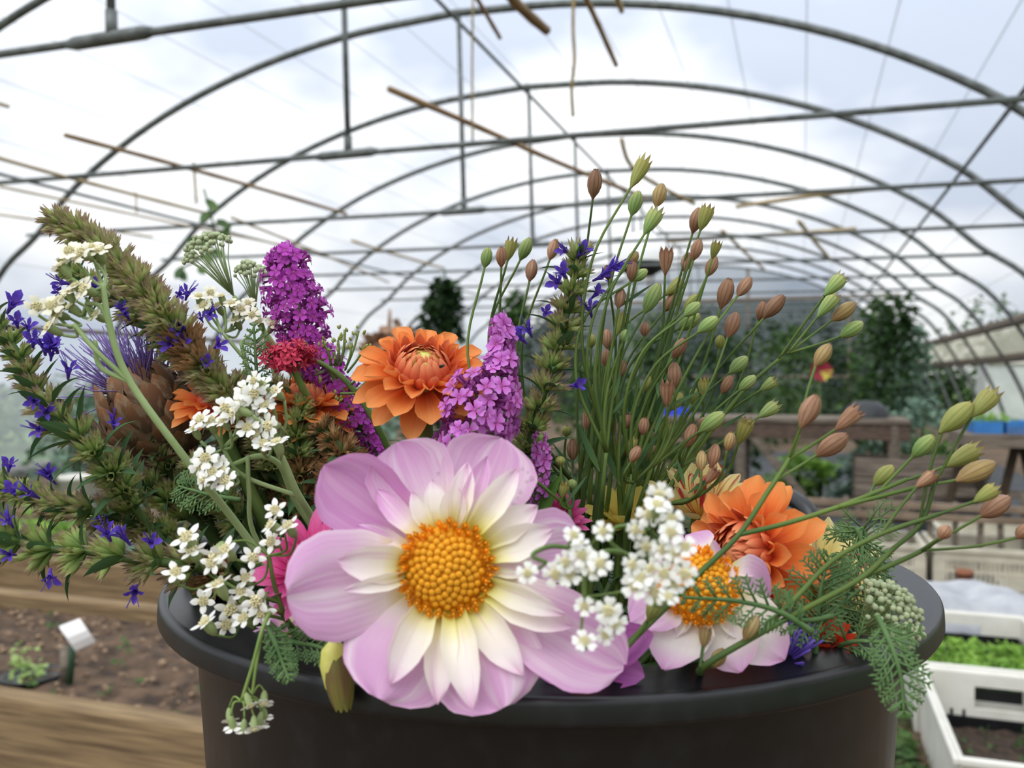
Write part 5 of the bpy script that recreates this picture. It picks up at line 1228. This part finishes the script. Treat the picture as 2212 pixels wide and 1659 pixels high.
yarrow('soft white yarrow heads leaning in front of the pink dahlias', cr([(460, 520), (670, 490), (520, 660), (400, 710), (650, 720), (130, 790), (330, 800), (430, 800), (500, 590), (590, 760), (1080, 230), (1000, 370), (900, 480), (1160, 400), (1160, 500), (980, 600), (880, 730), (1010, 760), (1110, 790), (1260, 790), (1100, 620), (1190, 640), (1260, 600), (900, 880), (1040, 930), (1140, 960), (1180, 870), (940, 820), (1060, 300), (540, 1030), (710, 1060), (690, 1230), (540, 1280), (760, 1150)], 3.318, 1100, 1000, .212), .0032, 'w',
       [P(1268, 1195, .222), P(1390, 1200, .224), P(1410, 1270, .224), P(1262, 1290, .218), P(1400, 1140, .224), P(1180, 1215, .22)], [[P(1262, 1290, .218), P(1264, 1240, .221), P(1300, 1195, .224), P(1345, 1195, .227), P(1400, 1260, .245), P(1430, 1360, .30), rootpt(57)], [P(1390, 1195, .224), P(1370, 1200, .226), P(1345, 1196, .227)], [P(1400, 1138, .224), P(1330, 1140, .226), P(1320, 1170, .226), P(1345, 1196, .227)], [P(1410, 1270, .224), P(1400, 1265, .236)], [P(1180, 1215, .22), P(1150, 1200, .22), P(1190, 1180, .222), P(1290, 1192, .224)]], 7, Vector((0, -.95, .3)), .28, mat=M_stem, stemr=.0011)

# ================================================================ cardoon head and knapweed
cd = Thing('cardoon_head', 'brown scaly cardoon head with violet filaments', 'cardoon', P(340, 1050, .40)); r = rnd(10)
cc = P(338, 905, .40); ca_ = Vector((-.35, -.25, .9)).normalized(); F = zframe(ca_, cc)
v, f, uv, e = petal(1, .62, 'point', a0=.1, a1=.5, roll0=.5, roll1=.3, nu=4, nv=5); mb = MB(); mb.add(v, f, uv); ME_br = mb.mesh('bract', M_bract)
RX = .0245
for i in range(95):
    v_ = (i + .5) / 95; th = PI * (1 - v_ * .80) ; a = i * 2.39996
    q = Vector((math.sin(th) * math.cos(a), math.sin(th) * math.sin(a), math.cos(th)))
    p = F @ (q * RX * .93)
    up = F.to_3x3() @ Vector((math.cos(th) * -math.cos(a), math.cos(th) * -math.sin(a), math.sin(th))); no = F.to_3x3() @ q
    cd.add('bract', ME_br, frame(up + no * r.uniform(.35, .8), -no, p) @ S(.0155 * r.uniform(.85, 1.15)))
mb = MB(); mb.lathe([(.001, -1), (.6, -.8), (.95, -.25), (.98, .2), (.7, .7), (.4, .85)], 14, M=F @ S(RX * .93)); cd.add('core', mb.mesh('core', M_bract))
mb = MB()
for i in range(210):
    a = r.uniform(0, 6.28); th = abs(r.gauss(0, .62)); d = F.to_3x3() @ Vector((math.sin(th) * math.cos(a), math.sin(th) * math.sin(a), math.cos(th)))
    b0 = cc + ca_ * RX * .6 + (F.to_3x3() @ Vector((math.cos(a), math.sin(a), 0))) * RX * .4 * r.random(); L = r.uniform(.018, .036)
    mb.tube([b0, b0 + d * L * .6, b0 + d * L + Vector((r.gauss(0, .002), r.gauss(0, .002), r.gauss(0, .001)))], [.00035, .00025], 3)
cd.add('filaments', mb.mesh('filaments', M_filam), kind='stuff')
stem_path(cd, [cc - ca_ * .02, P(420, 1030, .40), P(520, 1130, .41), rootpt(60)], .005, .006, M_stempale)
kw_ = Thing('knapweed_head', 'violet thread-petalled knapweed against the inner bucket rim', 'knapweed', P(1690, 1420, .29)); mb = MB(); kc = P(1684, 1440, .290)
for i in range(90):
    a = r.uniform(0, 6.28); th = abs(r.gauss(0, .5)); d = Vector((math.sin(th) * math.cos(a) + .3, math.sin(th) * math.sin(a) - .2, math.cos(th))).normalized(); L = r.uniform(.012, .020)
    mb.tube([kc, kc + d * L * .6, kc + d * L], [.0006, .0004], 4)
kw_.add('filaments', mb.mesh('filaments', M_filampur), kind='stuff')
mb = MB(); mb.lathe([(.001, -.011), (.005, -.008), (.0062, -.002), (.003, .002)], 10, M=T3(kc)); kw_.add('calyx', mb.mesh('calyx', M_bract)); stem_path(kw_, [kc - ZU * .008, kc + Vector((-.01, .03, -.05)), rootpt(61)], .0018, .002, M_stem)

# ================================================================ campion seed heads
def capsule(kind, mat, seed):
    mb = MB(); r = rnd(seed)
    if kind == 'closed': prof = [(.05, -.1), (.09, -.03), (.14, .03), (.26, .16), (.355, .38), (.37, .58), (.31, .78), (.21, .92), (.15, .98)]
    else: prof = [(.05, -.1), (.08, -.03), (.12, .03), (.22, .18), (.30, .40), (.345, .60), (.34, .76)]
    mb.lathe(prof, 20, rib=.10, vmax=.85)
    R, z0 = prof[-1]; n = 8
    for k in range(n):
        a, da = 2 * PI * k / n, PI / n * .9; tp = r.uniform(.16, .26) if kind == 'open' else .07
        rt = R * (1.12 if kind == 'open' else .9)
        mb.add([(R * math.cos(a - da), R * math.sin(a - da), z0), (R * math.cos(a + da), R * math.sin(a + da), z0), (rt * math.cos(a) * 1.0, rt * math.sin(a), z0 + tp)], [(0, 1, 2)], [(0, .85), (1, .85), (.5, 1)])
    return mb.mesh('capsule', mat)
CAP = {k: [capsule('closed', M_cap[k], 1), capsule('open', M_cap[k], 2), capsule('open', M_cap[k], 3)] for k in 'gbty'}
def place_cap(t, tip, base, col_, d, opened, r):
    d1 = d + r.uniform(-.012, .012)
    B = P(base[0], base[1], d1); L = math.hypot(tip[0] - base[0], tip[1] - base[1]) * d / FPX
    T_ = P(tip[0], tip[1], d1 + L * r.uniform(-.35, .35)); dv = T_ - B; L = dv.length / (.98 if not opened else .95)
    w = min(max(L, .0068), .0104)
    t.add('capsule', CAP[col_][1 + r.randrange(2) if opened else 0], zframe(dv, B, r.uniform(0, 6)) @ S3(w * .80, w * .80, L * 1.1))
    return B, dv.normalized()
caps = [((1287, 373), (1281, 425), 'b', 0), ((1394, 346), (1365, 400), 'y', 1), ((1378, 420), (1365, 462), 'g', 0), ((1429, 404), (1418, 444), 't', 0), ((1420, 456), (1394, 502), 'g', 1), ((1510, 455), (1497, 500), 'b', 0), ((1530, 447), (1514, 494), 'y', 1),
 ((1054, 540), (1047, 576), 'g', 0), ((1083, 538), (1083, 575), 'b', 0), ((1107, 517), (1097, 560), 'y', 1), ((1142, 520), (1125, 559), 'g', 0), ((1151, 567), (1144, 605), 'b', 0), ((1200, 522), (1188, 559), 'b', 0),
 ((1440, 538), (1437, 589), 'b', 1), ((1510, 522), (1498, 560), 'b', 0), ((1486, 551), (1479, 585), 'b', 0), ((1550, 522), (1539, 557), 'y', 1), ((1544, 560), (1528, 595), 'b', 0), ((1374, 548), (1359, 569), 't', 0), ((1368, 569), (1362, 605), 'b', 0), ((1394, 586), (1369, 605), 'g', 0), ((1311, 577), (1314, 603), 'b', 0),
 ((1475, 606), (1440, 635), 'y', 1), ((1342, 628), (1336, 664), 'b', 0), ((1420, 621), (1394, 673), 'g', 0), ((1463, 635), (1437, 670), 'b', 0), ((1504, 641), (1480, 667), 'y', 0), ((1507, 658), (1480, 681), 'g', 0), ((1507, 684), (1466, 710), 'g', 0), ((1544, 690), (1510, 716), 'g', 0), ((1345, 679), (1333, 719), 'y', 1), ((1353, 716), (1345, 739), 'g', 0), ((1311, 716), (1311, 751), 'b', 0), ((1278, 725), (1277, 751), 'y', 0), ((1394, 699), (1391, 725), 'b', 0), ((1478, 736), (1455, 771), 'b', 0),
 ((1574, 609), (1558, 662), 'b', 0), ((1618, 605), (1595, 637), 'b', 0), ((1589, 682), (1573, 725), 'b', 0), ((1688, 644), (1653, 684), 'b', 0), ((1650, 655), (1639, 690), 'b', 0), ((1609, 776), (1578, 804), 'g', 0), ((1628, 816), (1598, 842), 'g', 0), ((1677, 820), (1644, 842), 'g', 1), ((1677, 875), (1642, 899), 'g', 1), ((1615, 908), (1596, 956), 'y', 1), ((1578, 816), (1560, 848), 'b', 0), ((1558, 897), (1514, 930), 'g', 0), ((1580, 938), (1571, 971), 't', 0), ((1557, 727), (1553, 752), 'y', 0),
 ((1347, 784), (1333, 816), 'b', 0), ((1310, 759), (1306, 789), 'b', 0), ((1404, 816), (1393, 846), 'y', 0), ((1441, 826), (1440, 874), 'b', 1), ((1470, 853), (1448, 885), 'y', 0), ((1457, 789), (1457, 835), 'b', 0), ((1521, 819), (1519, 858), 'y', 1), ((1500, 842), (1498, 874), 'y', 0), ((1438, 908), (1432, 954), 'g', 1), ((1425, 968), (1393, 1009), 'b', 0), ((1347, 945), (1340, 988), 'b', 0), ((1370, 947), (1361, 979), 'y', 1), ((1237, 954), (1237, 993), 'b', 0), ((1225, 922), (1223, 942), 'y', 0), ((1210, 988), (1211, 1006), 'y', 0), ((1301, 899), (1297, 920), 'y', 1), ((1292, 931), (1287, 963), 'g', 1), ((1271, 892), (1265, 926), 'b', 1), ((1393, 906), (1388, 938), 'b', 0), ((1356, 897), (1354, 924), 'b', 0), ((1546, 965), (1537, 1006), 'b', 0), ((1516, 979), (1514, 1016), 't', 0), ((1548, 1013), (1526, 1043), 'b', 1), ((1498, 922), (1484, 963), 'b', 0), ((1379, 968), (1363, 997), 'b', 0), ((1221, 1045), (1214, 1075), 'y', 1), ((1235, 1038), (1237, 1057), 'g', 0), ((1386, 1038), (1368, 1068), 'g', 0), ((1278, 1100), (1274, 1128), 'g', 1), ((1525, 905), (1510, 924), 'b', 0)]
M_cst = simple('campion_stem', '#405c28', .6, '#667c36', 25, objvar=.2, trans=.1)
ROOTPX = (1300, 1150)
def grp(c):
    (tx, ty), (bx, by) = c[0], c[1]
    return math.atan2(bx - 1280, 1180 - by)
caps.sort(key=grp)
r = rnd(99); GS = 5
for gi in range(0, len(caps), GS):
    g_ = caps[gi:gi + GS]; n = len(g_)
    cx = sum(c[1][0] for c in g_) / n; top = min(c[1][1] for c in g_); low = max(c[1][1] for c in g_)
    k = gi / len(caps); dd = (.345, .365, .385, .375, .355)[(gi // GS) % 5]
    rx = 1235 + 190 * k; ry = 1140
    t = Thing('campion_spray', 'branching campion stem with papery green and brown seed capsules', 'campion', P(rx, ry, dd), 'campion seed heads in the bunch')
    jy = max(low + 45, min(1010, (low + ry) / 2)); jy = min(jy, 1100)
    fr = (ry - jy) / (ry - top + 1); jx = rx + (cx - rx) * fr * .9
    J = P(jx, jy, dd); st_ = MB()
    topc = min(g_, key=lambda c: c[1][1])
    R0 = P(rx, ry, dd + .01)
    q = rootpt(200 + gi, .05)
    st_.tube(smooth([J, P((jx + rx) / 2, (jy + ry) / 2, dd), R0, q], 5), [.0009, .0015], 5)
    for c in g_:
        B, dv = place_cap(t, c[0], c[1], c[2], dd, c[3], r)
        ln = (B - J).length
        st_.tube(smooth([J, J.lerp(B, .3).lerp(B - dv * ln * .7, .5), B - dv * ln * .35, B], 6), [.00075, .0005], 5)
        if r.random() < .55:
            m = J.lerp(B, .5); lv = MB(); petal_between(lv, m, m + (dv + Vector((r.gauss(0, .4), r.gauss(0, .4), 0))) * .012, Vector((0, -1, .3)), .0016, 'lance', nu=2, nv=4); t.add('narrow_leaf', lv.mesh('narrow_leaf', M_hleaf))
    t.add('stem', st_.mesh('stem', M_cst))
# extra bare stems that thicken the bunch
for i in range(14):
    a = r.uniform(0, 1); x0 = 1235 + 200 * a; x1 = x0 + r.uniform(-40, 120); y1 = r.uniform(760, 900); d0 = r.uniform(.35, .40)
    t = Thing('campion_sprig', 'slender green campion stalk in the middle of the bunch', 'stalk', P(x0, 1150, d0), 'bare campion stalks')
    st_ = MB(); st_.tube(smooth([P(x1, y1, d0), P((x0 + x1) / 2 + r.uniform(-10, 10), (y1 + 1150) / 2, d0), P(x0, 1150, d0 + .01), rootpt(300 + i, .05)], 6), [.0006, .0016], 5); t.add('stem', st_.mesh('stem', M_cst))
    for k in range(2):
        b0 = P(x0 + (x1 - x0) * (.4 + .25 * k), 1150 + (y1 - 1150) * (.4 + .25 * k), d0); lv = MB(); petal_between(lv, b0, b0 + Vector((r.uniform(-.012, .012), -.003, .022)), Vector((0, -1, .2)), .0028, 'lance', nu=2, nv=5, a1=.4); t.add('narrow_leaf', lv.mesh('narrow_leaf', M_hleaf))

def campion(label, mains, capl, d, rs=.0017, seed=1, root=None):
    t = Thing('campion_spray', label, 'campion', mains[0][0] if isinstance(mains[0][0], Vector) else P(*mains[0][0])); r = rnd(seed); st_ = MB()
    for m in mains:
        pts = [P(*q) for q in m]
        if m is mains[0] and root is not None: pts = [root, P(m[0][0] + 10, m[0][1] + 45, m[0][2] + .045)] + pts
        st_.tube(smooth(pts, 6), [rs * (1 if m is mains[0] else .75), rs * .6], 6)
    for tip, base, c_, op, d_, jn in capl:
        B, dv = place_cap(t, tip, base, c_, d_, op, rnd(int(tip[0])))
        J = P(*jn); st_.tube(smooth([J, J.lerp(B, .6) - dv * (B - J).length * .05, B], 5), rs * .45, 5)
    t.add('stem', st_.mesh('stem', M_cst)); return t
campion('tall campion stem leaning right with a fork of four capsules', [[(1420, 1110, .37), (1480, 1010, .37), (1560, 900, .37), (1620, 830, .37), (1690, 770, .37)]],
        [((1818, 600), (1784, 635), 'g', 1, .37, (1680, 778, .37)), ((1804, 640), (1769, 681), 'g', 1, .372, (1705, 760, .37)), ((1840, 660), (1800, 690), 't', 0, .37, (1700, 764, .37)), ((1857, 701), (1818, 726), 'g', 0, .368, (1705, 762, .37))], .37, .0013, 1, rootpt(70, .05))
campion('thick campion stem rising past the deep orange dahlia', [[(1335, 1416, .262), (1440, 1310, .265), (1520, 1230, .27), (1596, 1155, .275), (1660, 1060, .28), (1705, 990, .283), (1725, 940, .285)], [(1596, 1155, .275), (1700, 1130, .278), (1810, 1095, .28), (1900, 1060, .282), (1960, 1035, .284)], [(1810, 1095, .28), (1890, 1075, .281), (1990, 1050, .283)]],
        [((1789, 750), (1762, 789), 't', 0, .285, (1725, 925, .285)), ((1761, 862), (1732, 919), 'b', 0, .285, (1705, 990, .283)), ((1853, 886), (1809, 925), 'b', 1, .284, (1700, 995, .283)), ((1822, 945), (1767, 982), 'b', 0, .283, (1680, 1035, .281)),
         ((2108, 971), (2047, 1005), 'y', 1, .285, (1950, 1040, .284)), ((2138, 1005), (2071, 1036), 't', 0, .28, (1980, 1052, .283)), ((1924, 1012), (1890, 1046), 'y', 0, .283, (1880, 1066, .282)), ((2013, 947), (1973, 985), 'g', 0, .286, (1900, 1060, .282))], .28, .00115, 2, rootpt(71))
campion('long campion stem slanting out over the bucket rim', [[(1520, 1440, .256), (1620, 1380, .258), (1730, 1320, .264), (1865, 1245, .273), (1930, 1185, .278), (1990, 1130, .28), (2020, 1040, .28)], [(1865, 1245, .275), (1930, 1218, .276), (1990, 1190, .278), (2020, 1170, .278)], [(1640, 1370, .259), (1720, 1290, .264), (1800, 1210, .272), (1900, 1155, .274), (2030, 1110, .276)]],
        [((2145, 849), (2101, 897), 'y', 1, .28, (2020, 1045, .28)), ((2090, 879), (2035, 930), 'y', 0, .282, (1985, 1135, .28)), ((2020, 1022), (1981, 1051), 'b', 1, .276, (1900, 1157, .274)), ((2150, 1055), (2107, 1082), 'y', 1, .276, (2020, 1113, .276)), ((2172, 1080), (2122, 1113), 'b', 0, .278, (2005, 1180, .278)), ((2222, 1138), (2197, 1162), 'b', 0, .278, (1990, 1190, .278)), ((2048, 1140), (2030, 1162), 'b', 0, .275, (1990, 1190, .278)),
         ((1525, 1356), (1519, 1395), 't', 1, .255, (1512, 1442, .256)), ((1633, 1337), (1609, 1380), 't', 0, .256, (1590, 1400, .257)), ((1561, 1407), (1540, 1440), 't', 0, .254, (1530, 1436, .256))], .28, .00115, 3, rootpt(72))
campion('short campion twig with one green bud before the pink-white dahlia', [[(1335, 1420, .258), (1370, 1380, .258), (1400, 1340, .258)]], [((1425, 1288), (1402, 1338), 'y', 0, .258, (1398, 1342, .258))], .258, .0013, 4, rootpt(73))

# ================================================================ feathery yarrow leaves
def fern(label, pts, width, seed, group=None, n=10, mat=None, facing=None, droop=0.0):
    pts = smooth([P(*p) for p in pts], 6); r = rnd(seed); mb = MB()
    mb.tube(pts, [.0011, .0005], 5)
    N = facing or (-FWD + ZU * .3)
    L = len(pts)
    for i in range(n):
        v = .12 + .86 * i / (n - 1); x = v * (L - 1); j = min(int(x), L - 2); q = pts[j].lerp(pts[j + 1], x - j); d = (pts[j + 1] - pts[j]).normalized()
        w = width * (math.sin(PI * (.12 + .83 * v)) ** .8) 
        sd = d.cross(N).normalized()
        for sg in (-1, 1):
            dv = (sd * sg + d * .75 + N.normalized() * r.uniform(-.5, .5) - ZU * droop).normalized(); e = q + dv * w
            mb.tube([q, q.lerp(e, .5) + d * w * .03, e], [.00045, .0003], 4)
            for k in range(4):
                b0 = q.lerp(e, .3 + .2 * k); pd = dv.cross(N).normalized()
                for s2 in (-1, 1):
                    ee = b0 + (dv * .9 + pd * s2 * .75 + N.normalized() * r.uniform(-.3, .3)).normalized() * w * r.uniform(.24, .42) * (1.1 - .12 * k)
                    petal_between(mb, b0, ee, N, .0008, 'lance', nu=2, nv=2)
    return one('feathery_leaf', mb.mesh('feathery_leaf', mat or M_fern), label, 'leaf', group)
fern('feathery yarrow leaf lying across the pink-white dahlia disc', [(1755, 1365, .262), (1680, 1320, .26), (1590, 1298, .258), (1475, 1290, .256)], .0095, 1)
fern('feathery leaf arching above the far bucket rim', [(1830, 1290, .33), (1870, 1170, .34), (1862, 1140, .34), (1840, 1165, .335)], .0155, 2, droop=.4, n=12)
fern('spreading feathery leaf in front of the arching leaf', [(1850, 1140, .335), (1862, 1180, .333), (1850, 1240, .33), (1800, 1330, .325)], .0160, 3, droop=.2, n=12)
fern('feathery leaf beneath the striped dahlia petals', [(1760, 1420, .29), (1765, 1340, .288), (1775, 1260, .287), (1790, 1200, .288)], .0120, 4, n=12)
fern('feathery leaf hanging down outside the bucket', [(1895, 1330, .262), (1925, 1395, .256), (1945, 1460, .253), (1952, 1540, .252)], .0095, 5)
fern('feathery leaf resting flat on the right rim', [(1740, 1430, .325), (1800, 1400, .30), (1850, 1385, .288), (1920, 1385, .282), (1990, 1365, .282)], .0085, 6)
fern('dense feathery leaf below the deep orange dahlia', [(1800, 1330, .285), (1740, 1340, .283), (1680, 1325, .281), (1620, 1330, .280)], .0105, 7, n=12)
fern('feathery leaf among the green yarrow buds', [(1760, 1410, .325), (1820, 1360, .318), (1880, 1350, .315), (1930, 1330, .315)], .011, 8, n=11)
fern('small feathery leaf drooping over the left rim', [(575, 1345, .275), (595, 1390, .270), (610, 1430, .268), (625, 1470, .266)], .0055, 9)
fern('feathery leaf left of the large pink dahlia', [(580, 1345, .29), (630, 1385, .282), (680, 1395, .277), (725, 1410, .275)], .007, 10)
fern('upright feathery leaf before the valerian', [(556, 880, .37), (555, 820, .37), (552, 760, .37), (548, 700, .37)], .0075, 11)
fern('dark feathery leaf beside the small white yarrow tuft', [(520, 1080, .34), (460, 1070, .34), (420, 1060, .34), (385, 1050, .34)], .010, 12)
# broad leaf and filler foliage
mb = MB(); petal_between(mb, P(1160, 1120, .35), P(1212, 1022, .345), -FWD, .0055, 'lance', nu=4, nv=8, a1=.4, roll0=.4, roll1=.4); one('narrow_leaf', mb.mesh('narrow_leaf', petal_mat('fresh_leaf', [(0, '#55803a'), (1, '#6f9a48')], None)), 'fresh green narrow leaf right of the large pink petals', 'leaf')
r = rnd(500)
v, f, uv, e = petal(1, .42, 'oval', a0=.2, a1=-.7, roll0=.4, roll1=.4, nu=4, nv=7); mb = MB(); mb.add(v, f, uv); ME_fl1 = mb.mesh('leaf', M_fill)
v, f, uv, e = petal(1, .2, 'lance', a0=.2, a1=-.9, roll0=.4, roll1=.5, nu=4, nv=7); mb = MB(); mb.add(v, f, uv); ME_fl2 = mb.mesh('leaf', M_hleaf)
for i in range(34):
    a = r.uniform(0, 2 * PI); q = .135 * math.sqrt(r.random()); top = Vector((BX + q * math.cos(a), BY + q * math.sin(a), BZ + r.uniform(-.02, .012) + (.02 if q < .09 else 0)))
    t = Thing('foliage_sprig', 'dark green leafy stem filling the inside of the bucket', 'foliage', rootpt(600 + i), 'leafy filler stems in the bucket')
    c_ = [rootpt(600 + i), top * .5 + rootpt(600 + i) * .5 + Vector((0, 0, .02)), top]; st_ = MB(); st_.tube(smooth(c_, 5), .0013, 5); t.add('stem', st_.mesh('stem', M_stemdk))
    for k in range(9):
        b0 = top + (c_[1] - top) * (k * .06); an = k * 2.4 + r.uniform(-.3, .3); dv = Vector((math.cos(an), math.sin(an), r.uniform(.1, .9))).normalized()
        if math.hypot(b0.x + dv.x * .03 - BX, b0.y + dv.y * .03 - BY) > .155: continue
        t.add('leaf', ME_fl1 if i % 3 == 0 else ME_fl2, frame(dv, ZU, b0) @ S(r.uniform(.02, .034)))
# dark leafy stems behind the left hyssop
for i, (x, y, d) in enumerate([(640, 1060, .42), (580, 1000, .42), (700, 1040, .42), (520, 1060, .41), (610, 1120, .40), (470, 1130, .40), (740, 1100, .40), (660, 960, .43), (780, 1010, .42), (850, 1000, .42), (560, 920, .43), (440, 980, .42), (400, 1060, .41), (880, 960, .43), (1010, 1040, .40), (960, 990, .42), (1100, 1060, .40)]):
    t = Thing('foliage_sprig', 'dark green leafy sprig standing behind the yarrow and dahlias', 'foliage', rootpt(700 + i), 'dark leafy sprigs behind the front flowers')
    top = P(x, y, d); c_ = [top, top.lerp(rootpt(700 + i), .5) + Vector((0, 0, -.01)), rootpt(700 + i)]; st_ = MB(); sp_ = smooth(c_, 8); st_.tube(sp_, .0014, 5); t.add('stem', st_.mesh('stem', M_stemdk))
    for k in range(14):
        b0 = sp_[min(k // 2, len(sp_) - 1)]; an = k * 2.4 + r.uniform(-.3, .3); dv = Vector((math.cos(an), math.sin(an) - .15, r.uniform(.1, .8))).normalized()
        t.add('leaf', ME_fl2 if i % 4 else ME_fl1, frame(dv, ZU, b0) @ S(r.uniform(.02, .034)))

fern('feathery leaf curling over the striped dahlia towards the rim', [(1720, 1400, .31), (1790, 1330, .312), (1860, 1270, .315), (1905, 1225, .32)], .013, 13, n=12)
